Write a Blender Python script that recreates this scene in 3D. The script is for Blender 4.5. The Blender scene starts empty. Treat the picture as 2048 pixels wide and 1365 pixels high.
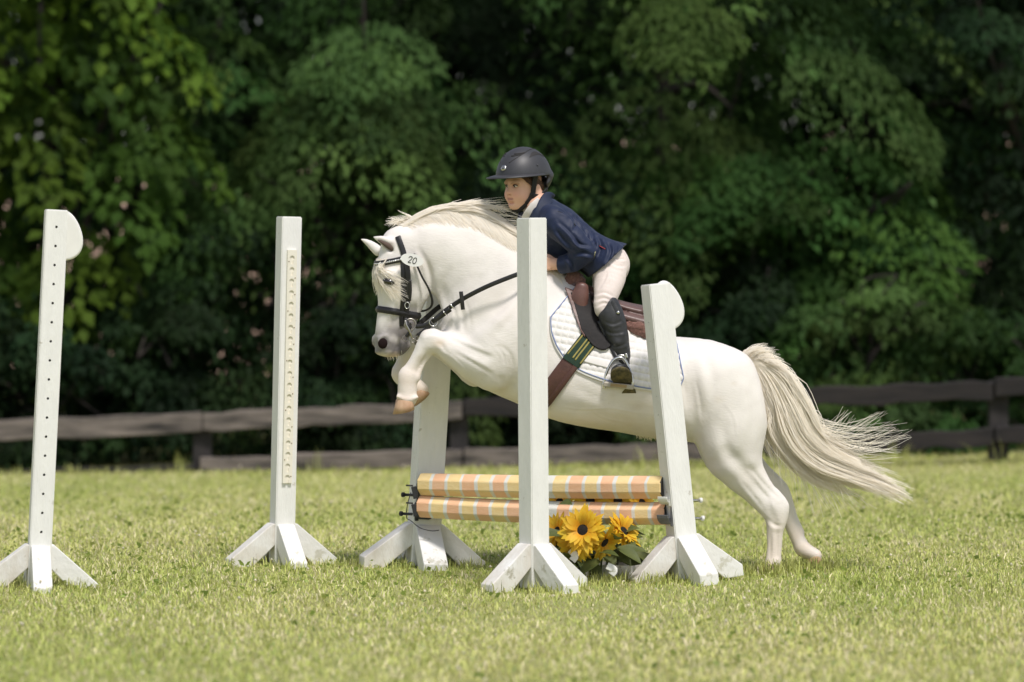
import bpy, bmesh, math, random
import numpy as np
from mathutils import Vector, Matrix
from mathutils.bvhtree import BVHTree

scene = bpy.context.scene
COL = scene.collection
R = math.radians
rnd = random.Random(7)
RNG = np.random.default_rng(11)

# ------------------------------------------------------------------ camera, sky, sun, exposure
FPX = 7680.0            # focal length in photo pixels (135 mm on a 36 mm sensor, 2048 px wide)
CH = 1.445              # camera height
VH = 468.0              # photo row of the horizon
cam_d = bpy.data.cameras.new('camera')
cam_d.lens = 135.0
cam_d.sensor_width = 36.0
cam_d.shift_y = -214.5 / 2048.0
cam_d.clip_start = 0.1
cam_d.clip_end = 3000.0
cam_d.dof.use_dof = True
cam_d.dof.focus_distance = 16.2
cam_d.dof.aperture_fstop = 1.9
cam = bpy.data.objects.new('camera', cam_d)
cam.location = (0, 0, CH)
cam.rotation_euler = (R(90), 0, 0)
COL.objects.link(cam)
scene.camera = cam

SUN_EL, SUN_AZ = 59.0, 26.0     # azimuth: degrees to the right of straight behind the camera
world = bpy.data.worlds.new('World')
scene.world = world
world.use_nodes = True
wn = world.node_tree
wn.nodes.clear()
sky = wn.nodes.new('ShaderNodeTexSky')
sky.sky_type = 'NISHITA'
sky.sun_disc = False
sky.sun_elevation = R(SUN_EL)
sky.sun_rotation = R(180.0 - SUN_AZ)
sky.air_density = 1.0
sky.dust_density = 1.0
sky.ozone_density = 0.6
bg = wn.nodes.new('ShaderNodeBackground')
bg.inputs['Strength'].default_value = 0.115
wo = wn.nodes.new('ShaderNodeOutputWorld')
hsv = wn.nodes.new('ShaderNodeHueSaturation')     # thin high cloud: a paler, whiter sky
hsv.inputs['Saturation'].default_value = 0.5
wn.links.new(sky.outputs[0], hsv.inputs['Color'])
wn.links.new(hsv.outputs[0], bg.inputs[0])
wn.links.new(bg.outputs[0], wo.inputs[0])

sun_d = bpy.data.lights.new('sun', 'SUN')
sun_d.energy = 2.9
sun_d.angle = R(10)
sun_d.color = (1.0, 0.95, 0.90)
sun = bpy.data.objects.new('sun', sun_d)
to_sun = Vector((math.sin(R(SUN_AZ)) * math.cos(R(SUN_EL)), -math.cos(R(SUN_AZ)) * math.cos(R(SUN_EL)), math.sin(R(SUN_EL))))
sun.rotation_euler = to_sun.to_track_quat('Z', 'Y').to_euler()
sun.location = (3, -4, 12)
COL.objects.link(sun)

scene.view_settings.view_transform = 'Standard'
scene.view_settings.look = 'None'
scene.view_settings.exposure = 0.18
scene.view_settings.gamma = 1.0
scene.view_settings.use_curve_mapping = False
scene.render.engine = 'CYCLES'
scene.cycles.use_denoising = True
scene.cycles.max_bounces = 7
scene.cycles.diffuse_bounces = 5
scene.cycles.transmission_bounces = 3
scene.cycles.transparent_max_bounces = 8

# ------------------------------------------------------------------ helpers
def world_pt(px, py, Y):
    """photo pixel at a real distance Y -> point in the place"""
    return Vector(((px - 1024.0) * Y / FPX, Y, CH - (py - VH) * Y / FPX))

Y0 = 16.45              # distance of the pony's midline
S = FPX / Y0            # photo pixels per metre there
def HP(p):
    """pony space (u right, v down, w away; 1 unit = 1/S m) -> metres"""
    p = np.asarray(p, dtype=np.float64)
    out = np.empty_like(p)
    out[..., 0] = (p[..., 0] - 1024.0) / S
    out[..., 1] = Y0 + p[..., 2] / S
    out[..., 2] = CH - (p[..., 1] - VH) / S
    return out

def link(name, me, m=None, parent=None):
    o = bpy.data.objects.new(name, me)
    COL.objects.link(o)
    if m is not None and me is not None and len(me.materials) == 0:
        if isinstance(m, (list, tuple)):
            for x in m:
                me.materials.append(x)
        else:
            me.materials.append(m)
    if parent is not None:
        o.parent = parent
    return o

def np_mesh(name, verts, faces, smooth=True, mat_idx=None):
    """faces: int array (n,3) or (n,4)"""
    me = bpy.data.meshes.new(name)
    verts = np.ascontiguousarray(verts, dtype=np.float32)
    faces = np.ascontiguousarray(faces, dtype=np.int32)
    n, k = faces.shape
    me.vertices.add(len(verts))
    me.vertices.foreach_set('co', verts.ravel())
    me.loops.add(n * k)
    me.loops.foreach_set('vertex_index', faces.ravel())
    me.polygons.add(n)
    me.polygons.foreach_set('loop_start', np.arange(0, n * k, k, dtype=np.int32))
    if smooth:
        me.polygons.foreach_set('use_smooth', np.ones(n, dtype=bool))
    if mat_idx is not None:
        me.polygons.foreach_set('material_index', np.asarray(mat_idx, dtype=np.int32))
    me.update(calc_edges=True)
    me.validate()
    return me

def set_tint(me, cols):
    a = me.color_attributes.new('tint', 'FLOAT_COLOR', 'POINT')
    c = np.ones((len(me.vertices), 4), dtype=np.float32)
    c[:, :3] = cols
    a.data.foreach_set('color', c.ravel())

def empty(name, loc=(0, 0, 0)):
    o = bpy.data.objects.new(name, None)
    o.location = loc
    o.empty_display_size = 0.1
    COL.objects.link(o)
    return o

def attach(o, par, root):
    """parent without moving: root is the thing's Empty, par the root or one of its parts"""
    o.parent = par
    o.matrix_parent_inverse = Matrix.Translation(-root.location) if par is root else Matrix.Identity(4)
    return o

def crease(me, V, lines, amp, width, side=-1):
    """press folds along drawn (u,v) lines into one side of a sculpted mesh (pony units)"""
    n = len(me.vertices)
    co = np.empty(n * 3, np.float32); me.vertices.foreach_get('co', co); co = co.reshape(-1, 3).astype(float)
    no = np.empty(n * 3, np.float32); me.vertices.foreach_get('normal', no); no = no.reshape(-1, 3)
    facing = np.clip(no[:, 1] * side * 2.5, 0, 1)
    disp = np.zeros(n)
    for ln in lines:
        P = spline(np.asarray(ln, float), 5)
        best = np.full(n, 1e9); tt = np.zeros(n); sg = np.zeros(n)
        m = len(P) - 1
        for i in range(m):
            e = P[i + 1] - P[i]; L2 = e @ e + 1e-9
            d = V[:, :2] - P[i]
            t = np.clip((d @ e) / L2, 0, 1)
            r = d - t[:, None] * e
            q = np.hypot(r[:, 0], r[:, 1])
            up = q < best
            best = np.where(up, q, best); tt = np.where(up, (i + t) / m, tt)
            sg = np.where(up, np.sign(e[0] * d[:, 1] - e[1] * d[:, 0]), sg)
        prof = -np.exp(-(best / width) ** 2) + 0.75 * np.exp(-((best * sg - 1.9 * width) / (1.1 * width)) ** 2)
        disp += amp * prof * np.sin(np.pi * np.clip(tt, 0.04, 0.96)) ** 0.6
    co += no * (disp * facing / S)[:, None]
    me.vertices.foreach_set('co', co.astype(np.float32).ravel())
    me.update()

def tag(o, label, cat, group=None):
    o['label'] = label
    o['category'] = cat
    if group:
        o['group'] = group
    return o

def bm_obj(name, bm, m=None, parent=None, smooth=False, bevel=0.0, seg=2):
    bmesh.ops.recalc_face_normals(bm, faces=bm.faces[:])
    me = bpy.data.meshes.new(name)
    bm.to_mesh(me)
    bm.free()
    if smooth:
        me.polygons.foreach_set('use_smooth', [True] * len(me.polygons))
    o = link(name, me, m, parent)
    if bevel > 0:
        b = o.modifiers.new('bevel', 'BEVEL')
        b.width = bevel
        b.segments = seg
        b.limit_method = 'ANGLE'
    return o

def bm_prism(bm, prof, x0, x1, axes=((0, 1, 0), (0, 0, 1), (1, 0, 0)), origin=(0, 0, 0)):
    """extrude 2D profile prof (p,q) along axis r from x0 to x1"""
    ap, aq, ar = [Vector(a) for a in axes]
    o = Vector(origin)
    va = [bm.verts.new(o + ap * p + aq * q + ar * x0) for p, q in prof]
    vb = [bm.verts.new(o + ap * p + aq * q + ar * x1) for p, q in prof]
    n = len(prof)
    bm.faces.new(va[::-1])
    bm.faces.new(vb)
    for i in range(n):
        j = (i + 1) % n
        bm.faces.new((va[i], va[j], vb[j], vb[i]))

def bm_box(bm, c, s, rot=None):
    m = Matrix.Translation(c)
    if rot is not None:
        m = m @ rot.to_4x4()
    m = m @ Matrix.Diagonal((s[0], s[1], s[2], 1))
    bmesh.ops.create_cube(bm, size=1.0, matrix=m)

def tube(points, radii, seg=8, caps=True, flat=1.0, up=(0, 0, 1)):
    """verts, quads of a tube along 3D points (metres)"""
    P = np.asarray(points, dtype=float)
    n = len(P)
    r = np.broadcast_to(np.asarray(radii, dtype=float), (n,))
    T = np.gradient(P, axis=0)
    T /= np.linalg.norm(T, axis=1)[:, None] + 1e-12
    B = np.asarray(up, float) - T * (T @ np.asarray(up, float))[:, None]
    bad = np.linalg.norm(B, axis=1) < 1e-3
    B[bad] = np.cross(T[bad], (0.3, 0.9, 0.1))
    B /= np.linalg.norm(B, axis=1)[:, None]
    N = np.cross(T, B)
    ang = np.linspace(0, 2 * np.pi, seg, endpoint=False)
    V = P[:, None, :] + r[:, None, None] * (np.cos(ang)[None, :, None] * N[:, None, :] + flat * np.sin(ang)[None, :, None] * B[:, None, :])
    V = V.reshape(-1, 3)
    i = np.arange(n - 1)[:, None] * seg
    j = np.arange(seg)[None, :]
    j2 = (j + 1) % seg
    F = np.stack([i + j, i + j2, i + seg + j2, i + seg + j], -1).reshape(-1, 4)
    if caps:
        c0, c1 = len(V), len(V) + 1
        V = np.vstack([V, P[0], P[-1]])
        jj = np.arange(seg)
        j2 = (jj + 1) % seg
        F = np.vstack([F, np.stack([j2, jj, np.full(seg, c0), np.full(seg, c0)], -1),
                       np.stack([(n - 1) * seg + jj, (n - 1) * seg + j2, np.full(seg, c1), np.full(seg, c1)], -1)])
    return V, F

def merge(parts):
    V, F, o = [], [], 0
    for v, f in parts:
        V.append(v)
        F.append(np.asarray(f) + o)
        o += len(v)
    return np.vstack(V), np.vstack(F)

def vf_mesh(name, V, F, smooth=True):
    """mesh from mixed quads where a repeated last index means a triangle"""
    F = np.asarray(F)
    fl = [tuple(int(x) for x in (f[:3] if f[2] == f[3] else f)) for f in F]
    me = bpy.data.meshes.new(name)
    me.from_pydata([tuple(v) for v in np.asarray(V, float)], [], fl)
    if smooth:
        me.polygons.foreach_set('use_smooth', [True] * len(me.polygons))
    me.update()
    return me

def spline(pts, sub=6):
    P = np.asarray(pts, dtype=float)
    n = len(P)
    out = []
    for i in range(n - 1):
        p0 = P[max(i - 1, 0)]; p1 = P[i]; p2 = P[i + 1]; p3 = P[min(i + 2, n - 1)]
        for s in range(sub):
            t = s / sub
            out.append(0.5 * ((2 * p1) + (-p0 + p2) * t + (2 * p0 - 5 * p1 + 4 * p2 - p3) * t * t + (-p0 + 3 * p1 - 3 * p2 + p3) * t ** 3))
    out.append(P[-1])
    return np.array(out)

# ------------------------------------------------------------------ materials
MATS = {}
def pmat(name, base, rough=0.6, var=0.12, scale=18.0, bump=0.0, bscale=80.0, metallic=0.0, tint=False,
         base2=None, stretch=None, spec=0.5, sheen=0.0, trans=0.0, coat=0.0, specks=None, bstretch=None, detail=6.0):
    if name in MATS:
        return MATS[name]
    m = bpy.data.materials.new(name)
    m.use_nodes = True
    nt = m.node_tree
    nt.nodes.clear()
    N, L = nt.nodes.new, nt.links.new
    out = N('ShaderNodeOutputMaterial')
    bs = N('ShaderNodeBsdfPrincipled')
    tc = N('ShaderNodeTexCoord')
    src = tc.outputs['Object']
    if stretch:
        mp = N('ShaderNodeMapping')
        mp.inputs['Scale'].default_value = stretch
        L(src, mp.inputs[0])
        src = mp.outputs[0]
    nz = N('ShaderNodeTexNoise')
    nz.inputs['Scale'].default_value = scale
    nz.inputs['Detail'].default_value = detail
    nz.inputs['Roughness'].default_value = 0.6
    L(src, nz.inputs['Vector'])
    ramp = N('ShaderNodeMapRange')
    ramp.inputs['From Min'].default_value = 0.3
    ramp.inputs['From Max'].default_value = 0.7
    L(nz.outputs[0], ramp.inputs[0])
    mx = N('ShaderNodeMix')
    mx.data_type = 'RGBA'
    b = np.array(base)
    lo = b * (1 - var) if base2 is None else b
    hi = np.clip(b * (1 + var), 0, 1) if base2 is None else np.array(base2)
    mx.inputs[6].default_value = (*lo, 1)
    mx.inputs[7].default_value = (*hi, 1)
    L(ramp.outputs[0], mx.inputs[0])
    col = mx.outputs[2]
    if tint:
        at = N('ShaderNodeAttribute')
        at.attribute_name = 'tint'
        mm = N('ShaderNodeMix')
        mm.data_type = 'RGBA'
        mm.blend_type = 'MULTIPLY'
        mm.inputs[0].default_value = 1.0
        L(col, mm.inputs[6])
        L(at.outputs['Color'], mm.inputs[7])
        col = mm.outputs[2]
    if specks:                      # scuffs, chips and splashes: (colour, scale, threshold, amount)
        sn = N('ShaderNodeTexNoise')
        sn.inputs['Scale'].default_value = specks[1]
        sn.inputs['Detail'].default_value = 5
        sn.inputs['Roughness'].default_value = 0.65
        L(tc.outputs['Object'], sn.inputs['Vector'])
        sr = N('ShaderNodeMapRange')
        sr.inputs['From Min'].default_value = specks[2]
        sr.inputs['From Max'].default_value = specks[2] + 0.06
        sr.inputs['To Max'].default_value = specks[3]
        L(sn.outputs[0], sr.inputs[0])
        sm = N('ShaderNodeMix')
        sm.data_type = 'RGBA'
        L(sr.outputs[0], sm.inputs[0])
        L(col, sm.inputs[6])
        sm.inputs[7].default_value = (*specks[0], 1)
        col = sm.outputs[2]
    L(col, bs.inputs['Base Color'])
    bs.inputs['Roughness'].default_value = rough
    bs.inputs['Metallic'].default_value = metallic
    bs.inputs['Specular IOR Level'].default_value = spec
    if sheen:
        bs.inputs['Sheen Weight'].default_value = sheen
        bs.inputs['Sheen Roughness'].default_value = 0.5
    if coat:
        bs.inputs['Coat Weight'].default_value = coat
    if bump:
        n2 = N('ShaderNodeTexNoise')
        n2.inputs['Scale'].default_value = bscale
        n2.inputs['Detail'].default_value = 4
        if bstretch:
            m2 = N('ShaderNodeMapping')
            m2.inputs['Scale'].default_value = bstretch
            L(tc.outputs['Object'], m2.inputs[0])
            L(m2.outputs[0], n2.inputs['Vector'])
        else:
            L(src, n2.inputs['Vector'])
        bp = N('ShaderNodeBump')
        bp.inputs['Strength'].default_value = bump
        bp.inputs['Distance'].default_value = 0.01
        L(n2.outputs[0], bp.inputs['Height'])
        L(bp.outputs[0], bs.inputs['Normal'])
    if trans:
        tr = N('ShaderNodeBsdfTranslucent')
        L(col, tr.inputs[0])
        ms = N('ShaderNodeMixShader')
        ms.inputs[0].default_value = trans
        L(bs.outputs[0], ms.inputs[1])
        L(tr.outputs[0], ms.inputs[2])
        L(ms.outputs[0], out.inputs[0])
    else:
        L(bs.outputs[0], out.inputs[0])
    MATS[name] = m
    return m

# ------------------------------------------------------------------ signed-distance sculpting
class Sculpt:
    """grid of distances in pony space; surfaces melt into one another"""
    def __init__(self, lo, hi, h):
        self.lo = np.array(lo, float); self.h = h
        self.n = np.ceil((np.array(hi) - self.lo) / h).astype(int) + 1
        self.F = np.full(self.n, 90.0, dtype=np.float32)
        self.ax = [self.lo[i] + h * np.arange(self.n[i], dtype=np.float32) for i in range(3)]
    def box(self, pts, pad):
        lo = np.min(pts, axis=0) - pad; hi = np.max(pts, axis=0) + pad
        i0 = np.clip(np.floor((lo - self.lo) / self.h).astype(int), 0, self.n)
        i1 = np.clip(np.ceil((hi - self.lo) / self.h).astype(int) + 1, 0, self.n)
        return tuple(slice(a, b) for a, b in zip(i0, i1))
    def coords(self, sl):
        return [self.ax[0][sl[0]][:, None, None], self.ax[1][sl[1]][None, :, None], self.ax[2][sl[2]][None, None, :]]
    def put(self, sl, d, k, op):
        f = self.F[sl]
        if op == 'add':
            h = np.maximum(k - np.abs(f - d), 0) / k
            self.F[sl] = np.minimum(f, d) - h * h * k * 0.25
        elif op == 'cut':
            d = -d
            h = np.maximum(k - np.abs(f - d), 0) / k
            self.F[sl] = np.maximum(f, d) + h * h * k * 0.25
    def loft(self, pts, k=12.0, sub=4, op='add', xf=None, cap=1.0):
        P = spline(np.asarray(pts, float), sub)
        C = P[:, :3]
        ab = np.maximum(P[:, 3:5], 0.6)
        Cw = C if xf is None else C @ xf[0].T + xf[1]
        sl = self.box(Cw, ab.max() + k + 2 * self.h)
        if any(s.stop - s.start < 2 for s in sl):
            return
        X = self.coords(sl)
        if xf is not None:
            Rm, o = xf
            D = [X[i] - o[i] for i in range(3)]
            X = [sum(D[j] * np.float32(Rm[j, i]) for j in range(3)) for i in range(3)]
        best = None
        for i in range(len(C) - 1):
            p0 = C[i]; e = C[i + 1] - p0
            Ln = np.linalg.norm(e)
            if Ln < 1e-6:
                continue
            T = e / Ln
            B = np.array([0, 0, 1.0]) - T * T[2]
            B /= np.linalg.norm(B)
            Nn = np.cross(T, B)
            d = [X[j] - np.float32(p0[j]) for j in range(3)]
            dt = d[0] * np.float32(T[0]) + d[1] * np.float32(T[1]) + d[2] * np.float32(T[2])
            dn = d[0] * np.float32(Nn[0]) + d[1] * np.float32(Nn[1]) + d[2] * np.float32(Nn[2])
            db = d[0] * np.float32(B[0]) + d[1] * np.float32(B[1]) + d[2] * np.float32(B[2])
            t = np.clip(dt / np.float32(Ln), 0, 1)
            a = np.float32(ab[i, 0]) + t * np.float32(ab[i + 1, 0] - ab[i, 0])
            b = np.float32(ab[i, 1]) + t * np.float32(ab[i + 1, 1] - ab[i, 1])
            c = np.minimum(a, b) * np.float32(cap)
            r = dt - t * np.float32(Ln)
            q0 = dn / a; q1 = db / b; q2 = r / c
            k0 = np.sqrt(q0 * q0 + q1 * q1 + q2 * q2)
            q0 = q0 / a; q1 = q1 / b; q2 = q2 / c
            k1 = np.sqrt(q0 * q0 + q1 * q1 + q2 * q2) + np.float32(1e-6)
            dd = k0 * (k0 - 1) / k1
            best = dd if best is None else np.minimum(best, dd)
        self.put(sl, best, k, op)
    def ell(self, c, r, k=8.0, op='add', rot=None, xf=None):
        """ellipsoid; rot: 3x3 columns = local axes"""
        c = np.asarray(c, float); r = np.asarray(r, float)
        Rm = np.eye(3) if rot is None else np.asarray(rot, float)
        if xf is not None:
            c = xf[0] @ c + xf[1]
            Rm = xf[0] @ Rm
        sl = self.box(c[None, :], r.max() + k + 2 * self.h)
        if any(s.stop - s.start < 2 for s in sl):
            return
        X = self.coords(sl)
        D = [X[i] - np.float32(c[i]) for i in range(3)]
        q = [sum(D[j] * np.float32(Rm[j, i]) for j in range(3)) / np.float32(r[i]) for i in range(3)]
        k0 = np.sqrt(q[0] ** 2 + q[1] ** 2 + q[2] ** 2)
        q = [q[i] / np.float32(r[i]) for i in range(3)]
        k1 = np.sqrt(q[0] ** 2 + q[1] ** 2 + q[2] ** 2) + np.float32(1e-6)
        self.put(sl, k0 * (k0 - 1) / k1, k, op)
    def plane(self, p, n):
        """keep the side the normal points away from"""
        n = np.asarray(n, float); n /= np.linalg.norm(n)
        X = self.coords((slice(None),) * 3)
        d = sum((X[i] - np.float32(p[i])) * np.float32(n[i]) for i in range(3))
        self.F = np.maximum(self.F, d)
    def noise(self, cell, amp, seed=1, aniso=(1, 1, 1)):
        g = np.random.default_rng(seed)
        dims = [int((self.n[i] * self.h) / (cell * aniso[i])) + 3 for i in range(3)]
        A = g.normal(size=dims).astype(np.float32)
        for i in range(3):
            x = (self.ax[i] - self.lo[i]) / (cell * aniso[i])
            j = x.astype(int); t = (x - j); t = t * t * (3 - 2 * t)
            sh = [1, 1, 1]; sh[i] = -1
            t = t.reshape(sh).astype(np.float32)
            A = np.take(A, j, axis=i) * (1 - t) + np.take(A, j + 1, axis=i) * t
        self.F += A * amp
    def mesh(self):
        F = self.F
        s = F < 0
        nx, ny, nz = F.shape
        cnt = np.zeros((nx - 1, ny - 1, nz - 1), np.uint8)
        for dx in (0, 1):
            for dy in (0, 1):
                for dz in (0, 1):
                    cnt += s[dx:nx - 1 + dx, dy:ny - 1 + dy, dz:nz - 1 + dz]
        act = (cnt > 0) & (cnt < 8)
        ci = np.argwhere(act)
        idx = np.full(act.shape, -1, np.int32)
        idx[act] = np.arange(len(ci))
        acc = np.zeros((len(ci), 3)); num = np.zeros(len(ci))
        corners = [(a, b, c) for a in (0, 1) for b in (0, 1) for c in (0, 1)]
        val = {c: F[ci[:, 0] + c[0], ci[:, 1] + c[1], ci[:, 2] + c[2]] for c in corners}
        for c in corners:
            for ax in range(3):
                if c[ax] == 0:
                    c2 = tuple(1 if i == ax else c[i] for i in range(3))
                    f0, f1 = val[c], val[c2]
                    cr = (f0 < 0) != (f1 < 0)
                    t = np.where(cr, f0 / np.where(cr, f0 - f1, 1), 0)
                    p = np.array(c, float)[None, :].repeat(len(ci), 0)
                    p[:, ax] += t
                    acc += p * cr[:, None]
                    num += cr
        V = self.lo + (ci + acc / num[:, None]) * self.h
        faces = []
        for ax in range(3):
            o = [i for i in range(3) if i != ax]
            sl0 = [slice(None)] * 3; sl1 = [slice(None)] * 3
            sl0[ax] = slice(0, -1); sl1[ax] = slice(1, None)
            a0 = s[tuple(sl0)]; a1 = s[tuple(sl1)]
            ch = a0 != a1
            for q in o:
                z = [slice(None)] * 3; z[q] = 0; ch[tuple(z)] = False
                z[q] = -1; ch[tuple(z)] = False
            e = np.argwhere(ch)
            if len(e) == 0:
                continue
            inside0 = a0[tuple(e.T)]
            def cell(d1, d2):
                c = e.copy(); c[:, o[0]] -= d1; c[:, o[1]] -= d2
                return idx[tuple(c.T)]
            q = np.stack([cell(0, 0), cell(1, 0), cell(1, 1), cell(0, 1)], -1)
            flip = inside0 if ax != 1 else ~inside0
            q[flip] = q[flip][:, ::-1]
            faces.append(q)
        Fq = np.vstack(faces)
        Fq = Fq[(Fq >= 0).all(1)]
        # pony space is left-handed against the place (v down, w away): orientation settled on meshing
        return V, Fq

def smooth_verts(V, F, it=2, lam=0.5):
    e = np.vstack([F[:, [0, 1]], F[:, [1, 2]], F[:, [2, 3]], F[:, [3, 0]]])
    for _ in range(it):
        acc = np.zeros_like(V); num = np.zeros(len(V))
        for a, b in ((0, 1), (1, 0)):
            for i in range(3):
                acc[:, i] += np.bincount(e[:, a], weights=V[e[:, b], i], minlength=len(V))
            num += np.bincount(e[:, a], minlength=len(V))
        V = V + lam * (acc / np.maximum(num, 1)[:, None] - V)
    return V

def sculpt_mesh(name, sc, smooth=1):
    V, F = sc.mesh()
    if smooth:
        V = smooth_verts(V, F, smooth)
    W = HP(V)
    # outward orientation check by signed volume
    a, b, c = W[F[:, 0]], W[F[:, 1]], W[F[:, 2]]
    if np.einsum('ij,ij->i', a - W.mean(0), np.cross(b - a, c - a)).sum() < 0:
        F = F[:, ::-1]
    me = np_mesh(name, W, F)
    return me, V, F
# ------------------------------------------------------------------ the setting: ground
def sstep(a, b, x):
    t = np.clip((x - a) / (b - a), 0, 1)
    return t * t * (3 - 2 * t)

def ground_z(x, y):
    x = np.asarray(x, float); y = np.asarray(y, float)
    t = sstep(17.0, 25.0, y)
    z = t * (-0.115 + 0.021 * np.clip(x, -7, 7))
    z = z + 0.006 * np.sin(x * 1.7 + 0.6) * np.sin(y * 1.3) * sstep(17.2, 19, y)
    z = z + 0.012 * (np.sin(x * 0.9 + y * 0.7) + np.sin(x * 2.3 - y * 1.9) * 0.4) * sstep(15.2, 14.0, y)
    return z

gx = np.concatenate([np.linspace(-300, -30, 12), np.linspace(-25, -9, 8), np.linspace(-8, 8, 81), np.linspace(9, 25, 8), np.linspace(30, 300, 12)])
gy = np.concatenate([np.linspace(-60, 4, 9), np.linspace(5, 30, 126), np.linspace(32, 60, 10), np.linspace(80, 900, 14)])
GX, GY = np.meshgrid(gx, gy, indexing='ij')
GV = np.stack([GX, GY, ground_z(GX, GY)], -1).reshape(-1, 3)
ii = np.arange(len(gx) - 1)[:, None] * len(gy) + np.arange(len(gy) - 1)[None, :]
GF = np.stack([ii, ii + len(gy), ii + len(gy) + 1, ii + 1], -1).reshape(-1, 4)
m_ground = pmat('meadow_soil', (0.22, 0.25, 0.07), rough=0.95, base2=(0.36, 0.34, 0.14), scale=7, detail=10, bump=0.4, bscale=60)
gr = link('ground', np_mesh('ground', GV, GF), m_ground)
gr['kind'] = 'structure'

# bare earth bank behind the trees
hx = np.linspace(-60, 60, 61)
hy = np.linspace(44, 70, 14)
HX, HY = np.meshgrid(hx, hy, indexing='ij')
HZ = -0.3 + 2.85 * sstep(44, 50, HY) + 0.25 * np.sin(HX * 0.35) * sstep(44, 50, HY) - 0.1 * sstep(52, 70, HY)
HV = np.stack([HX, HY, HZ], -1).reshape(-1, 3)
ii = np.arange(len(hx) - 1)[:, None] * len(hy) + np.arange(len(hy) - 1)[None, :]
HF = np.stack([ii, ii + len(hy), ii + len(hy) + 1, ii + 1], -1).reshape(-1, 4)
hb = link('hill', np_mesh('hill', HV, HF), pmat('bare_earth', (0.52, 0.36, 0.27), rough=0.95, var=0.2, scale=2, bump=0.4, bscale=5))
hb['kind'] = 'structure'

# ------------------------------------------------------------------ rail fence
def fence_Y(px):
    return 26.0 - 1.1 * px / 2048.0

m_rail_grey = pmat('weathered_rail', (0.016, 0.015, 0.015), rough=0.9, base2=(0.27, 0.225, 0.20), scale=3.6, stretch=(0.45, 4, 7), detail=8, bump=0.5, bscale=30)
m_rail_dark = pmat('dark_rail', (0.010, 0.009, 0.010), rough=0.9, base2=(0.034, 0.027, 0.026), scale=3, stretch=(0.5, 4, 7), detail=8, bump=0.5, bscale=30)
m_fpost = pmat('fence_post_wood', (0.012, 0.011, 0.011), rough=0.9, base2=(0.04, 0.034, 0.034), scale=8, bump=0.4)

fence = empty('rail_fence', world_pt(1024, 930, fence_Y(1024)))
tag(fence, 'weathered dark wooden two-rail fence running along the back of the field', 'fence')
def fence_obj(o):
    o.parent = fence
    o.matrix_parent_inverse = Matrix.Translation(-fence.location)
    return o
def add_rail(x0, y0, x1, y1, hpx, m, dy=0.0):
    bm = bmesh.new()
    n = 14
    rr = random.Random(int(x0 * 7 + y0))
    rings = []
    for i in range(n + 1):
        t = i / n
        px = x0 + (x1 - x0) * t
        Y = fence_Y(px) + dy
        c = world_pt(px, y0 + (y1 - y0) * t, Y)
        hh = hpx * Y / FPX * 0.5 * rr.uniform(0.9, 1.1)
        wob = rr.uniform(-0.011, 0.011)
        th = 0.028
        ring = [(-th, -hh), (th, -hh), (th, hh), (-th, hh)]
        rings.append([bm.verts.new((c.x, c.y + a, c.z + b + wob)) for a, b in ring])
    for i in range(n):
        for k in range(4):
            bm.faces.new((rings[i][k], rings[i][(k + 1) % 4], rings[i + 1][(k + 1) % 4], rings[i + 1][k]))
    bm.faces.new(rings[0]); bm.faces.new(rings[-1][::-1])
    fence_obj(bm_obj('rail', bm, m, bevel=0.008))
add_rail(-700, 888, 404, 845, 39, m_rail_grey)
add_rail(406, 845, 924, 821, 37, m_rail_grey)
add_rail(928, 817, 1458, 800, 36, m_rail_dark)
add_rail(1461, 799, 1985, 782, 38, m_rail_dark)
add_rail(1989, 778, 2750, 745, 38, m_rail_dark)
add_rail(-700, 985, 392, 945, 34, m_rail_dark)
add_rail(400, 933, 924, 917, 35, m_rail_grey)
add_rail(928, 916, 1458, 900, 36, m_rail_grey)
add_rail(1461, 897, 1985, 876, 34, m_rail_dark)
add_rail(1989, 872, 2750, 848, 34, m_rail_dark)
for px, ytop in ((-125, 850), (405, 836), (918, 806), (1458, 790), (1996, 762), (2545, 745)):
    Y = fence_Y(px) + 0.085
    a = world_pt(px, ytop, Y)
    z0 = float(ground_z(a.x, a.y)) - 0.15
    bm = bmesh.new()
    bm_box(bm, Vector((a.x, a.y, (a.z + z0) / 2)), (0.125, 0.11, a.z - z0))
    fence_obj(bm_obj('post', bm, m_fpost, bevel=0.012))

# ------------------------------------------------------------------ jump standards
m_white = pmat('white_paint', (0.80, 0.79, 0.765), rough=0.55, var=0.05, scale=9, stretch=(3, 3, 0.7), bump=0.18, bscale=50, specks=((0.42, 0.38, 0.31), 16, 0.66, 0.75))
m_white2 = pmat('worn_white_paint', (0.62, 0.57, 0.50), rough=0.6, base2=(0.81, 0.80, 0.78), scale=7, stretch=(2, 2, 1), bump=0.25, bscale=40, specks=((0.30, 0.27, 0.18), 14, 0.63, 0.7))
m_brace = pmat('brace_paint', (0.74, 0.72, 0.68), rough=0.6, base2=(0.81, 0.80, 0.78), scale=6, bump=0.25, bscale=40, specks=((0.40, 0.37, 0.25), 11, 0.60, 0.55))
m_plastic = pmat('white_plastic', (0.80, 0.79, 0.755), rough=0.35, var=0.03)
m_cream = pmat('cream_plastic', (0.82, 0.775, 0.67), rough=0.4, var=0.03)
m_shade_red = pmat('red_brown_shade', (0.42, 0.20, 0.12), rough=0.8, var=0.25, scale=12)  # red-brown colour standing in for shade under the braces
m_hole = pmat('hole_shade', (0.03, 0.03, 0.03), rough=0.8)  # dark tone for the hole cutter, standing in for shade inside

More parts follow.
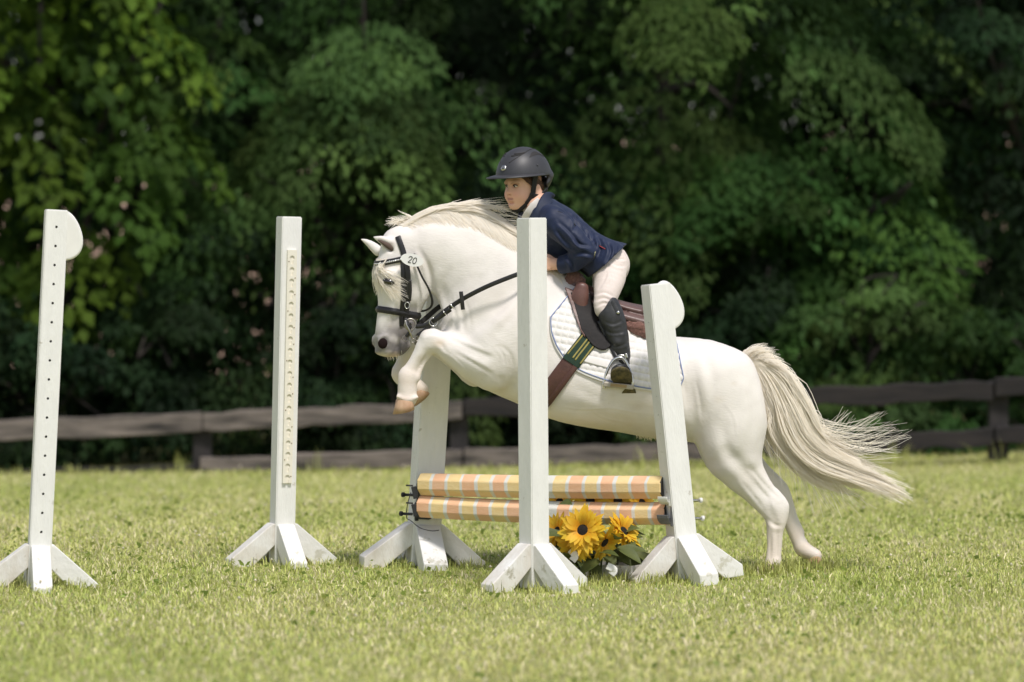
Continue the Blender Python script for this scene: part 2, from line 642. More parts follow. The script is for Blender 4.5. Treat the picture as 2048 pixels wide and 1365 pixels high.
def bool_cut(o, cutter):
    md = o.modifiers.new('holes', 'BOOLEAN')
    md.operation = 'DIFFERENCE'
    md.object = cutter
    md.solver = 'EXACT'
    dg = bpy.context.evaluated_depsgraph_get()
    me = bpy.data.meshes.new_from_object(o.evaluated_get(dg))
    o.modifiers.clear()
    o.data = me
    bpy.data.objects.remove(cutter)

def jump_standard(px, py, Y, ht, theta, lean, label, side=0.09, holes=None, disc=False, track=None, base=None, brace_h=0.178, reach=0.245, reddish=False, brace_thick=0.075):
    """post rotated theta about the vertical, leaning sideways; holes = (count, z0, dz, face) face: 'r' or 'l'"""
    base_pt = world_pt(px, py, Y)
    root = empty('jump_standard', base_pt)
    root.rotation_euler = (0, R(lean), 0)
    tag(root, label, 'jump standard', 'white jump standards')
    q = Matrix.Rotation(R(theta), 4, 'Z')
    hs = side / 2
    bm = bmesh.new()
    bm_box(bm, Vector((0, 0, ht / 2)), (side, side, ht))
    bmesh.ops.transform(bm, matrix=q, verts=bm.verts[:])
    bm.edges.ensure_lookup_table()
    vert_e = [e for e in bm.edges]
    bmesh.ops.bevel(bm, geom=vert_e, offset=0.004, segments=2, affect='EDGES')
    post = bm_obj('post', bm, m_white, root)
    if holes:
        n, z0, dz, face, rad, off = holes
        cb = bmesh.new()
        for i in range(n):
            if face == 'r':
                mt = q @ Matrix.Translation((off, -hs, z0 + i * dz)) @ Matrix.Rotation(R(90), 4, 'X')
            else:
                mt = q @ Matrix.Translation((-hs, off, z0 + i * dz)) @ Matrix.Rotation(R(90), 4, 'Y')
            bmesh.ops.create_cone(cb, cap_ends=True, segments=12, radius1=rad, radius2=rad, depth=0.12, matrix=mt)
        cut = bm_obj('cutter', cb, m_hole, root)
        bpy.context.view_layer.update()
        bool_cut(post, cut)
    # four braces, each a sawn plank running from the post to the turf
    for i in range(4):
        a = i * math.pi / 2
        d = (math.sin(a), -math.cos(a), 0); t = (math.cos(a), math.sin(a), 0)
        rr = reach
        bm = bmesh.new()
        h1 = brace_h + (0.004 if i % 2 else 0.0)
        prof = [(hs - 0.001, h1 - brace_thick * 1.25), (hs - 0.001, h1), (hs + 0.012, h1), (rr, 0.028), (rr, -0.02), (rr - brace_thick * 1.15, -0.02)]
        hw = hs * 0.86
        bm_prism(bm, prof, -hw, hw, axes=(d, (0, 0, 1), t))
        bmesh.ops.transform(bm, matrix=q, verts=bm.verts[:])
        bm_obj('brace', bm, m_white2 if i in (2, 3) else m_brace, root, bevel=0.004)
    if reddish:  # wedges added to draw the reddish shade beneath two braces
        bm = bmesh.new()
        for a in (math.pi / 2, math.pi):
            d = (math.sin(a), -math.cos(a), 0); t = (math.cos(a), math.sin(a), 0)
            prof = [(hs + 0.002, 0.0), (hs + 0.002, brace_h - brace_thick * 1.3), (reach - brace_thick * 1.25, 0.0)]
            bm_prism(bm, prof, -0.012, 0.012, axes=(d, (0, 0, 1), t))
        bmesh.ops.transform(bm, matrix=q, verts=bm.verts[:])
        bm_obj('shade_wedge', bm, m_shade_red, root)
    if disc:
        cx, cz, r1 = disc
        prof = []
        for k in range(40):
            an = 2 * math.pi * k / 40
            x, z = math.cos(an), math.sin(an)
            wdt = 0.80 - 0.22 * z
            prof.append((cx + r1 * wdt * x, cz + r1 * 1.08 * z))
        bm = bmesh.new()
        bm_prism(bm, prof, 0.002, 0.028, axes=((1, 0, 0), (0, 0, 1), (0, 1, 0)), origin=(0, hs, 0))
        bmesh.ops.transform(bm, matrix=q, verts=bm.verts[:])
        bm_obj('round_plate', bm, m_plastic, root, bevel=0.010, seg=3)
    if track:
        z0, z1, n = track
        bm = bmesh.new()
        bm_box(bm, Vector((0, -hs - 0.006, (z0 + z1) / 2)), (0.042, 0.012, z1 - z0))
        bmesh.ops.transform(bm, matrix=q, verts=bm.verts[:])
        tr = bm_obj('cup_track', bm, m_cream, root)
        cb = bmesh.new()
        for i in range(n):
            zz = z1 - 0.035 - i * (z1 - z0 - 0.06) / (n - 1)
            # keyhole outline in one piece: a round hole running into a slot
            prof = []
            for k in range(17):
                an = R(-60 + 300 * k / 16)
                prof.append((0.0105 * math.cos(an), zz + 0.0105 * math.sin(an)))
            prof += [(-0.0045, zz - 0.026), (0.0045, zz - 0.026)]
            bm_prism(cb, prof, -hs - 0.03, -hs - 0.0065, axes=((1, 0, 0), (0, 0, 1), (0, 1, 0)))
        bmesh.ops.transform(cb, matrix=q, verts=cb.verts[:])
        cut = bm_obj('cutter', cb, m_cream, root)
        bpy.context.view_layer.update()
        bool_cut(tr, cut)
        sb = bmesh.new()
        for i in range(14):
            zz = z1 - 0.05 - i * (z1 - z0 - 0.08) / 13
            x = 0.015 if i % 3 else -0.015
            bmesh.ops.create_cone(sb, cap_ends=True, segments=8, radius1=0.0025, radius2=0.0025, depth=0.002, matrix=Matrix.Translation((x, -hs - 0.0128, zz)) @ Matrix.Rotation(R(90), 4, 'X'))
        bmesh.ops.transform(sb, matrix=q, verts=sb.verts[:])
        bm_obj('screw', sb, pmat('brown_screw', (0.25, 0.17, 0.1), 0.6), root)['kind'] = 'stuff'
    return root

std_a = jump_standard(75, 1178, 15.63, 1.545, 12, 2.85, 'tall white jump standard with dark pin holes, cut by the left edge of the photo', holes=(17, 0.235, 0.0775, 'r', 0.0055, 0.0), disc=(0.043, 1.44, 0.094))
std_b = jump_standard(563, 1130, 16.76, 1.52, 21.5, 1.25, 'white jump standard with a cream keyhole strip down its front', track=(0.36, 1.375, 20), reddish=True)
std_c = jump_standard(844, 1130, 16.72, 1.22, 14, 3.4, 'white jump standard standing behind the pony\'s folded front legs', side=0.125, holes=(10, 0.25, 0.0775, 'l', 0.004, 0.0), reach=0.27)
std_d = jump_standard(1069, 1176, 15.62, 1.505, 37, -0.45, 'plain white jump standard nearest the middle, hiding the rider\'s chest')
std_e = jump_standard(1372, 1157, 15.98, 1.232, 21, -5.9, 'shorter leaning white jump standard with a round plate, in front of the pony\'s flank', holes=(11, 0.30, 0.0775, 'l', 0.0035, 0.0), disc=(0.062, 1.135, 0.098), side=0.098)
# ------------------------------------------------------------------ the pony
HEAD_YAW = R(20)
_c, _s = math.cos(HEAD_YAW), math.sin(HEAD_YAW)
HEAD_XF = (np.array([[_c, 0, -_s], [0, 1, 0], [_s, 0, _c]]), np.array([818.0, 0, 0]))
def hl(u, v, w):      # head space is written as if the pony's head were in pure profile
    return (u - 818.0, v, w)

ps = Sculpt((700, 395, -132), (1668, 1162, 132), 3.0)
# trunk
ps.loft([(930, 655, 0, 84, 60), (975, 662, 0, 112, 76), (1050, 676, 0, 128, 92), (1120, 705, 0, 128, 104), (1190, 735, 0, 121, 110),
         (1265, 762, 0, 106, 108), (1330, 776, 0, 103, 104), (1395, 782, 0, 104, 100), (1440, 797, 0, 88, 86)], k=10, sub=5, cap=0.9)
# withers ridge
ps.loft([(1035, 560, 0, 22, 26), (1095, 567, 0, 22, 26), (1150, 595, 0, 22, 34)], k=40, sub=3)
# neck
ps.loft([(1045, 620, 0, 110, 66), (1000, 585, 0, 118, 62), (950, 540, 0, 104, 54), (900, 508, 0, 84, 47), (855, 494, 0, 66, 42), (822, 494, 0, 48, 37)], k=26, sub=4, cap=0.7)
# croup and buttocks
for sgn in (-1, 1):
    ps.ell((1432, 757, 42 * sgn), (66, 62, 48), k=34)
    ps.loft([(1425, 765, 40 * sgn, 84, 50), (1452, 820, 45 * sgn, 78, 54), (1459, 868, 47 * sgn, 69, 52), (1466, 915, 46 * sgn, 56, 44)], k=24, sub=8, cap=1.0)
    # shoulder
    ps.loft([(1062, 600, 46 * sgn, 44, 26), (1020, 665, 66 * sgn, 52, 28), (975, 712, 60 * sgn, 46, 34)], k=30, sub=3)
    # ribs / belly fullness
    ps.ell((1170, 770, 52 * sgn), (120, 70, 60), k=40)
    # breast muscle
    ps.ell((932, 684, 30 * sgn), (30, 46, 30), k=22)
# near hind leg
ps.loft([(1468, 918, -46, 50, 40), (1485, 945, -46, 42, 33), (1506, 970, -45, 34, 26), (1529, 997, -44, 28.5, 20), (1545, 1017, -44, 27, 18.5),
         (1549, 1040, -44, 21, 16.5), (1546, 1062, -44, 16.5, 13.5), (1544.5, 1085, -44, 14, 11.5), (1543.5, 1108, -44, 14, 12), (1543, 1122, -44, 16.5, 15), (1541, 1132, -45, 15, 15)], k=9, sub=3)
ps.loft([(1548, 985, -44, 9, 8), (1564, 1003, -44, 8, 8), (1568, 1014, -44, 7, 8), (1561, 1040, -44, 6, 7)], k=10, sub=3)   # point of hock
ps.loft([(1554, 1048, -44, 5, 6), (1554, 1085, -44, 4, 5), (1552, 1112, -44, 5, 6)], k=6, sub=3)                            # tendon
# far hind leg
ps.loft([(1468, 905, 46, 50, 40), (1495, 938, 46, 38, 32), (1527, 960, 46, 28, 24), (1553, 983, 46, 23, 18), (1567, 1003, 46, 20, 17),
         (1576, 1028, 46, 16.5, 14), (1588, 1060, 46, 14, 11.5), (1600, 1086, 46, 14.5, 12), (1608, 1101, 46, 16, 15), (1622, 1110, 46, 14, 14), (1634, 1116, 46, 13, 14)], k=9, sub=3)
ps.loft([(1545, 955, 46, 8, 8), (1570, 977, 46, 8, 8), (1577, 990, 46, 6, 8), (1586, 1018, 46, 5, 6), (1607, 1066, 46, 4, 5)], k=9, sub=3)
# near fore leg
ps.loft([(1002, 702, -46, 66, 34), (975, 727, -54, 45, 36), (940, 715, -56, 37, 32), (905, 698, -56, 28, 26), (884, 686, -56, 23, 22), (866, 680, -56, 24, 21)], k=20, sub=3)
ps.loft([(866, 680, -56, 23, 21), (853, 690, -56, 20, 18), (843, 705, -56, 15.5, 15), (832, 722, -56, 13, 12.5), (823, 738, -56, 15, 13.5), (818, 750, -56, 20, 17),
         (816, 768, -56, 19, 16.5), (815.5, 786, -56, 19, 17.5), (815, 796, -56, 19.5, 19)], k=9, sub=3)
ps.ell((853, 672, -57), (11, 13, 15), k=8)                        # bones of the knee
ps.ell((884, 692, -56), (8, 9, 9), k=7)
ps.loft([(864, 704, -56, 4.5, 5), (849, 726, -56, 4, 4.5), (838, 748, -56, 5, 6)], k=4, sub=3)      # flexor tendon
ps.ell((835, 754, -56), (7, 8, 9), k=6)                           # fetlock joint
ps.loft([(800, 792, -60, 5, 14), (816, 797, -66, 5, 12), (833, 793, -60, 5, 12)], k=5)              # coronet
ps.ell((985, 757, -56), (26, 20, 20), k=18)                       # elbow
ps.loft([(1003, 700, -82, 6, 5), (1012, 720, -84, 7, 5), (1004, 742, -80, 6, 5)], k=10)    # skin fold behind the arm
# far fore leg
ps.loft([(990, 712, 46, 56, 34), (953, 735, 52, 37, 32), (915, 716, 54, 29, 27), (878, 694, 54, 24, 22), (842, 678, 54, 23, 20)], k=18, sub=3)
ps.loft([(842, 678, 54, 22, 20), (825, 694, 54, 16.5, 16), (811, 714, 54, 13, 12.5), (803, 734, 54, 13.5, 13), (799, 751, 54, 17, 16), (812, 766, 54, 15, 14), (830, 775, 54, 16, 16), (840, 783, 54, 16, 17)], k=9, sub=3)
ps.ell((950, 752, 52), (24, 20, 19), k=16)
# head (turned a little towards the camera)
hd = lambda pts, **k: ps.loft([(*hl(*p[:3]), *p[3:]) for p in pts], xf=HEAD_XF, **k)
he = lambda c, r, **k: ps.ell(hl(*c), r, xf=HEAD_XF, **k)
hd([(815, 486, 0, 42, 33), (805, 520, 0, 51, 38), (800, 556, 0, 51, 39), (796, 590, 0, 44, 34), (789, 622, 0, 36, 27), (782, 650, 0, 32, 24), (778, 675, 0, 31, 25), (777, 692, 0, 27, 23)], k=14, sub=4, cap=0.8)
for sgn in (-1, 1):
    he((824, 566, 24 * sgn), (34, 42, 15), k=14)            # jowl
    he((770, 548, 34 * sgn), (17, 9, 8), k=12)              # brow over the eye
    he((764, 562, 45 * sgn), (11, 8, 9), k=6, op='cut')     # eye socket
    hd([(790, 590, 30 * sgn, 5, 4), (782, 612, 26 * sgn, 4, 3), (774, 632, 21 * sgn, 3, 2)], k=14)   # cheek crest
    he((758, 682, 20 * sgn), (13, 14, 9), k=10)             # nostril flare
    he((756, 685, 28 * sgn), (10.0, 11.5, 10), k=5, op='cut')
    hd([(812, 663, 24 * sgn, 2.2, 5), (797, 678, 25 * sgn, 2.2, 6), (786, 696, 25 * sgn, 2.4, 6)], k=5, op='cut')   # mouth line
he((772, 703, 0), (25, 9, 19), k=10)                        # upper lip
he((792, 702, 0), (17, 10, 17), k=8)                        # lower lip and chin
he((806, 690, 0), (14, 12, 16), k=12)
# jaw bars
hd([(840, 590, 0, 14, 26), (826, 628, 0, 13, 22), (812, 660, 0, 13, 19)], k=14)
# open throat between the jaw and the neck
ps.loft([(866, 594, 0, 5, 60), (869, 612, 0, 11, 60), (873, 632, 0, 15, 60)], k=7, op='cut')
# poll bump and throat
ps.ell((800, 482, 0), (34, 24, 28), k=20)
# ears
ps.loft([(792, 500, -27, 13, 11), (778, 488, -32, 12, 9), (763, 480, -34, 8.5, 7), (748, 475, -33, 2.5, 2.5)], k=8, sub=4)
ps.loft([(784, 500, -38, 5, 9), (772, 490, -42, 6, 8), (760, 482.5, -42, 4, 6), (753, 479, -40, 1.5, 3)], k=3, sub=4, op='cut')
ps.loft([(756, 503, 22, 12, 11), (745, 493, 24, 10, 9), (731, 483.5, 24, 6, 6), (719, 477.5, 23, 2, 2)], k=8, sub=4)
# muscle relief: flank hollow, gaskin groove, neck groove, forearm groove
ps.ell((1372, 815, -104), (20, 60, 9), k=26, op='cut')
ps.loft([(1448, 905, -104, 10, 8), (1478, 930, -92, 8, 7), (1508, 962, -78, 6, 6), (1530, 985, -68, 5, 5)], k=22, op='cut')
ps.loft([(880, 585, -52, 6, 6), (910, 620, -66, 7, 7), (930, 660, -82, 8, 8)], k=22, op='cut')
ps.loft([(1040, 560, -76, 10, 7), (1000, 605, -82, 10, 7), (955, 640, -86, 9, 7)], k=26, op='cut')
ps.loft([(905, 690, -92, 4, 5), (940, 700, -98, 5, 6), (975, 712, -104, 5, 6)], k=12, op='cut')
ps.loft([(1526, 1000, -68, 3, 4), (1541, 1030, -65, 4, 4), (1551, 1060, -60, 2.5, 3)], k=10, op='cut')
ps.loft([(1551, 1065, -58, 2, 3), (1551, 1090, -57, 2, 3), (1550, 1110, -58, 2, 3)], k=6, op='cut')
ps.loft([(1475, 720, 0, 6, 14), (1492, 760, 0, 8, 8), (1528, 850, 0, 14, 7), (1528, 910, 0, 16, 7)], k=22, op='cut')
# root of the mane along the crest
ps.loft([(806, 462, 0, 9, 9), (845, 439, 0, 12, 10), (895, 428, 0, 14, 11), (945, 431, 0, 13, 11), (1000, 460, 0, 10, 10), (1060, 500, 0, 9, 10), (1095, 535, 0, 7, 8)], k=16)
ps.noise(46, 0.8, seed=3)
ps.noise(20, 0.28, seed=5)
pony_me, pony_v, pony_f = sculpt_mesh('body', ps, smooth=3)
u, v, w = pony_v.T
# muscle edges, tendons and folds of skin on each side
for _sd in (-1, 1):
    crease(pony_me, pony_v, [[(1075, 560), (1030, 625), (990, 672)], [(1040, 690), (1048, 735), (1020, 775)], [(960, 560), (935, 610), (918, 660)], [(900, 545), (885, 575), (900, 622)]], 2.0, 9, _sd)
    crease(pony_me, pony_v, [[(1372, 770), (1384, 830), (1392, 885)], [(1500, 745), (1503, 820), (1492, 900)], [(1440, 840), (1450, 890), (1480, 925)], [(1405, 700), (1420, 760), (1410, 820)]], 1.7, 10, _sd)
crease(pony_me, pony_v, [[(992, 690), (1006, 704), (1010, 724)], [(998, 688), (1014, 704), (1018, 726)], [(1005, 688), (1021, 706), (1025, 728)]], 1.3, 2.6)
crease(pony_me, pony_v, [[(985, 712), (940, 694), (900, 676)], [(985, 745), (945, 722), (905, 700)], [(862, 700), (846, 722), (836, 742)], [(852, 700), (838, 722), (828, 742)], [(852, 668), (868, 664), (882, 668)], [(878, 684), (886, 690), (892, 700)]], 1.4, 3.6)
crease(pony_me, pony_v, [[(1495, 930), (1525, 965), (1552, 992)], [(1480, 960), (1505, 990), (1528, 1020)], [(1532, 1035), (1546, 1046), (1560, 1048)], [(1549, 1060), (1550, 1090), (1549, 1115)], [(1538, 1062), (1538, 1090), (1537, 1115)]], 1.5, 3.6)
crease(pony_me, pony_v, [[(1110, 800), (1180, 824), (1260, 838)], [(1150, 770), (1220, 800), (1300, 815)]], 1.0, 9)
# veins under the thin skin, wrinkles where the neck meets the chest
crease(pony_me, pony_v, [[(1105, 806), (1160, 815), (1215, 812), (1280, 824)], [(1180, 815), (1205, 832), (1250, 842)], [(1500, 940), (1516, 968), (1534, 990), (1543, 1012)], [(930, 735), (905, 712), (884, 700)], [(800, 590), (808, 606), (802, 622)], [(1440, 800), (1462, 830), (1468, 870)]], -0.7, 1.7)
crease(pony_me, pony_v, [[(905, 600), (912, 630), (914, 660)], [(914, 592), (924, 625), (927, 658)], [(925, 588), (938, 622), (942, 655)], [(1388, 760), (1396, 800), (1400, 840)], [(1360, 740), (1366, 780), (1372, 830)]], 0.9, 3.2)
crease(pony_me, pony_v, [[(838, 498), (856, 530), (864, 566), (862, 594)]], 3.2, 5)
crease(pony_me, pony_v, [[(842, 545), (850, 575), (842, 605)], [(800, 600), (790, 625), (786, 645)], [(820, 600), (808, 628), (804, 650)]], 1.2, 4)
crease(pony_me, pony_v, [[(766, 548), (782, 545), (798, 556)], [(770, 576), (784, 580), (798, 574)], [(748, 672), (764, 668), (776, 678)], [(776, 682), (778, 694), (770, 702)]], 0.8, 2.4)

# coat: milky white, grey skin on the muzzle, pinkish lower legs, cream belly stain
n1 = np.sin(u * 0.11 + np.sin(v * 0.07) * 2) * np.sin(v * 0.093 + w * 0.05)
n2 = np.sin(u * 0.31 + 1.3) * np.sin(v * 0.27 + np.sin(u * 0.05) * 3) * np.sin(w * 0.3 + 0.5)
col = np.tile(np.array([1.0, 1.0, 1.0]), (len(u), 1))
def blend(mask, c):
    global col
    mask = np.clip(mask, 0, 1)[:, None]
    col = col * (1 - mask) + np.array(c) * mask
grey = sstep(652, 690, v + 9 * n1) * (u < 832) * (v < 718) * sstep(0, 1, (835 - u - (v < 660) * 40) / 20)
inhead = (u < 835) & (v > 600) & (v < 720) & (w > -75) & (w < 40)
inleg = (u > 780) & (v > 655) & (w < -44)
lx = (u - 775.0) * 0.94
gm = sstep(622, 682, v + (u - 765) * 0.6 + 8 * n1 + 5 * n2) * inhead * (~((np.abs(w) > 36) & (v > 655) & (u > 795)))
blend(gm * 0.9, (0.22, 0.21, 0.22))
blend(sstep(664, 702, v + (u - 790) * 0.9 + 5 * n2) * gm * (u > 760) * 0.75, (0.135, 0.13, 0.14))
blend(sstep(700, 712, v + 3 * n2) * inhead * (u < 800) * 0.65, (0.95, 0.80, 0.70))
low = np.maximum(sstep(985, 1090, v), sstep(880, 845, u) * (v > 690) * (v < 830) * sstep(700, 760, v))
blend(low * 0.75, (0.97, 0.87, 0.79))
blend(sstep(1060, 1130, v) * 0.45 * np.clip(0.6 + n2, 0, 1), (0.86, 0.78, 0.66))
belly = sstep(0, 75, v - (770 + (u - 1040) * 0.30)) * (u > 985) * (u < 1400)
blend(belly * 0.55 * (0.75 + 0.25 * n1), (1.0, 0.87, 0.63))
# pink skin above the hooves, a brownish line across the near fetlock
for _cu, _cv_, _cw in ((816, 796, -56), (838, 782, 54), (1541, 1128, -45), (1632, 1114, 46)):
    blend(np.exp(-(((u - _cu) / 26) ** 2 + ((v - _cv_) / 5) ** 2 + ((w - _cw) / 30) ** 2)) * 0.6, (0.86, 0.64, 0.52))
blend(np.exp(-(((u - 818) / 22) ** 2 + ((v - 762) / 4) ** 2)) * (w < -40) * 0.3, (0.82, 0.70, 0.60))
blend(np.exp(-(((u - 782) / 17) ** 2 + ((v - 565) / 9) ** 2)) * (w < -30) * (u < 806) * 0.55, (0.42, 0.37, 0.35))
# stain behind the knees, far forearm shade painted in, dark sheath patch
blend(np.exp(-(((u - 880) / 13) ** 2 + ((v - 684) / 9) ** 2)) * (w < -60) * 0.55, (0.80, 0.62, 0.42))
blend(np.exp(-(((u - 925) / 30) ** 2 + ((v - 742) / 14) ** 2)) * (w > 10) * 0.55, (0.66, 0.60, 0.55))  # grey shade painted along the far forearm's underside
blend(np.exp(-(((u - 1335) / 22) ** 2 + ((v - 872) / 9) ** 2)) * 0.8, (0.25, 0.22, 0.21))
# mane roots, skin showing round the eye and in the ear
blend(0.5 * np.clip(n1 + 0.3 * n2, 0, 1), (0.945, 0.935, 0.935))
_sp = np.random.default_rng(15)
for _k in range(90):           # faint grey and pink of the skin under the coat
    _i = int(_sp.integers(len(u)))
    _r = _sp.uniform(9, 34)
    blend(np.exp(-(((u - u[_i]) / (_r * 1.3)) ** 2 + ((v - v[_i]) / _r) ** 2 + ((w - w[_i]) / 40) ** 2)) * _sp.uniform(0.15, 0.5), (0.93, 0.915, 0.925) if _k % 3 else (0.98, 0.93, 0.89))
for _k in range(150):          # grass and dust splashes on legs, belly and flank
    _i = int(_sp.integers(len(u)))
    if v[_i] < 760 and _sp.uniform() < 0.7: continue
    _r = _sp.uniform(2.5, 7)
    blend(np.exp(-(((u - u[_i]) / (_r * 1.6)) ** 2 + ((v - v[_i]) / _r) ** 2 + ((w - w[_i]) / 10) ** 2)) * _sp.uniform(0.08, 0.28), (0.78, 0.70, 0.56))
blend(np.exp(-(((u - 778) / 13) ** 2 + ((v - 488) / 8) ** 2)) * (w < -33) * sstep(482, 492, v + (u - 770) * 0.3) * 0.75, (0.38, 0.30, 0.26))
set_tint(pony_me, col)
m_coat = pmat('white_coat', (0.79, 0.745, 0.70), rough=0.62, var=0.045, scale=9, tint=True, bump=0.13, bscale=90, bstretch=(0.6, 2.0, 2.0), sheen=0.2, spec=0.25, detail=10, specks=((0.60, 0.52, 0.42), 26, 0.69, 0.35))
pony = empty('pony', HP((1500, 1142.7, 0)))
tag(pony, 'white pony leaping left over the striped poles, front legs folded', 'pony')
def pony_obj(name, me, m, parent=None):
    o = link(name, me, m)
    par = parent or pony
    return attach(o, par, pony)
pony_obj('body', pony_me, m_coat)
PB = BVHTree.FromPolygons([tuple(x) for x in HP(pony_v)], [tuple(int(i) for i in f) for f in pony_f])

def cast(u_, v_, side=-1, off=1.0):
    """point on the pony's skin straight in from one side, lifted by off (pony units)"""
    o = Vector(HP((u_, v_, 320.0 * side)))
    h = PB.ray_cast(o, Vector((0, -side, 0)))
    if h[0] is None:
        return None
    n = h[1]
    if n.y * side < 0:
        n = -n
    return h[0] + n * (off / S), n
# hooves
m_hoof = pmat('hoof_horn', (0.44, 0.25, 0.15), rough=0.55, base2=(0.64, 0.42, 0.28), scale=30, stretch=(1, 1, 0.3), bump=0.15)
m_sole = pmat('hoof_sole', (0.34, 0.22, 0.13), rough=0.8, base2=(0.50, 0.34, 0.22), scale=25, bump=0.3)
def hoof(c, top_r, bot_r, axis, fwd, length, toe):
    """truncated cone from coronet centre c (pony units) along axis; fwd = toe direction"""
    ax = np.array(axis, float); ax /= np.linalg.norm(ax)
    fw = np.array(fwd, float); fw -= ax * (fw @ ax); fw /= np.linalg.norm(fw)
    sd = np.cross(ax, fw)
    V, F, mi = [], [], []
    n = 24
    levels = [(0.0, 1.0), (0.12, 1.05), (0.5, None), (1.0, None)]
    rings = []
    for t, sc_ in levels:
        r = top_r + (bot_r - top_r) * t
        if sc_: r *= sc_
        for k in range(n):
            a = 2 * math.pi * k / n
            f, s_ = math.cos(a), math.sin(a)
            heel = 0.72 if f < 0 else 1.0
            p = np.array(c) + fw * (r * f * heel + toe * t * max(f, -0.2)) + sd * r * s_ * 0.95
            # ground line is tilted so that the toe is longer than the heel
            p = p + ax * (length * t * (0.78 + 0.22 * f))
            V.append(p)
    L = len(levels)
    for i in range(L - 1):
        for k in range(n):
            F.append((i * n + k, i * n + (k + 1) % n, (i + 1) * n + (k + 1) % n, (i + 1) * n + k)); mi.append(0)
    # sole with a rim and a hollow
    base = (L - 1) * n
    cen = np.mean(V[base:base + n], axis=0)
    r2 = len(V)
    for k in range(n):
        V.append(cen + (V[base + k] - cen) * 0.82 - ax * 0.5)
    r3 = len(V)
    for k in range(n):
        V.append(cen + (V[base + k] - cen) * 0.6 - ax * 2.5)
    cc = len(V); V.append(cen - ax * 2.0)
    for a0, a1 in ((base, r2), (r2, r3)):
        for k in range(n):
            F.append((a0 + k, a0 + (k + 1) % n, a1 + (k + 1) % n, a1 + k)); mi.append(1)
    for k in range(n):
        F.append((r3 + k, r3 + (k + 1) % n, cc, cc)); mi.append(1)
    me = vf_mesh('hoof', HP(np.array(V)), F)
    me.materials.append(m_hoof); me.materials.append(m_sole)
    me.polygons.foreach_set('material_index', mi)
    bm = bmesh.new(); bm.from_mesh(me); bmesh.ops.recalc_face_normals(bm, faces=bm.faces[:]); bm.to_mesh(me); bm.free()
    return pony_obj('hoof', me, None)
hoof((815, 797, -56), 20, 23, (-0.10, 1, 0), (-1, 0, -0.15), 32, 2)
hoof((838, 783, 54), 17, 21, (0.42, 0.9, -0.1), (-0.9, 0.45, 0), 26, 2)
hoof((1538, 1131, -46), 17, 20, (-0.2, 1, 0), (-1, 0, 0), 14, 2)
hoof((1634, 1116, 46), 15, 17, (0.1, 1, 0), (-1, 0.3, 0), 26, 2)

# eyes
m_eye = pmat('dark_eye', (0.018, 0.012, 0.010), rough=0.12, var=0.1, coat=1.0)
for sgn in (-1, 1):
    bm = bmesh.new()
    bmesh.ops.create_uvsphere(bm, u_segments=20, v_segments=12, radius=1.0)
    cl = HEAD_XF[0] @ np.array(hl(764, 563, 34.0 * sgn)) + HEAD_XF[1]
    M = Matrix.Translation(Vector(HP(cl))) @ Matrix.Rotation(-HEAD_YAW, 4, 'Z') @ Matrix.Rotation(R(14), 4, 'Y') @ Matrix.Diagonal((13.0 / S, 8.5 / S, 7.6 / S, 1))
    bmesh.ops.transform(bm, matrix=M, verts=bm.verts[:])
    me = bpy.data.meshes.new('eye'); bm.to_mesh(me); bm.free()
    me.polygons.foreach_set('use_smooth', [True] * len(me.polygons))
    pony_obj('eye', me, m_eye)
# dark lining in the near ear
Pn = HP(spline([(787, 499, -37), (776, 491, -40), (765, 484.5, -40), (757, 480.5, -38)], 5))
Vn, Fn = tube(Pn, np.interp(np.linspace(0, 1, len(Pn)), [0, 0.35, 1], [5.0, 5.0, 1.0]) / S, 8, flat=0.6, up=(0, 1, 0))
pony_obj('ear_lining', vf_mesh('ear_lining', Vn, Fn), pmat('ear_skin', (0.10, 0.065, 0.05), rough=0.8))
# nostril linings
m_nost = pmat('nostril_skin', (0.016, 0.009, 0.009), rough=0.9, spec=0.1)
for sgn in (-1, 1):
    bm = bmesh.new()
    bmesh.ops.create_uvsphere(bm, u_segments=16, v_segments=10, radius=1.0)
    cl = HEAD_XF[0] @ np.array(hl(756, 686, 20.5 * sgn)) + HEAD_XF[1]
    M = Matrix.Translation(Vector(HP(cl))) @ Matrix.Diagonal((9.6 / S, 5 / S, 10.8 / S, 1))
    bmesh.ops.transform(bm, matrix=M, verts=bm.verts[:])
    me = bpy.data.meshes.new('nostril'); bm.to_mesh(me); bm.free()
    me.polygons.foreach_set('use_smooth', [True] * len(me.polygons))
    pony_obj('nostril', me, m_nost)

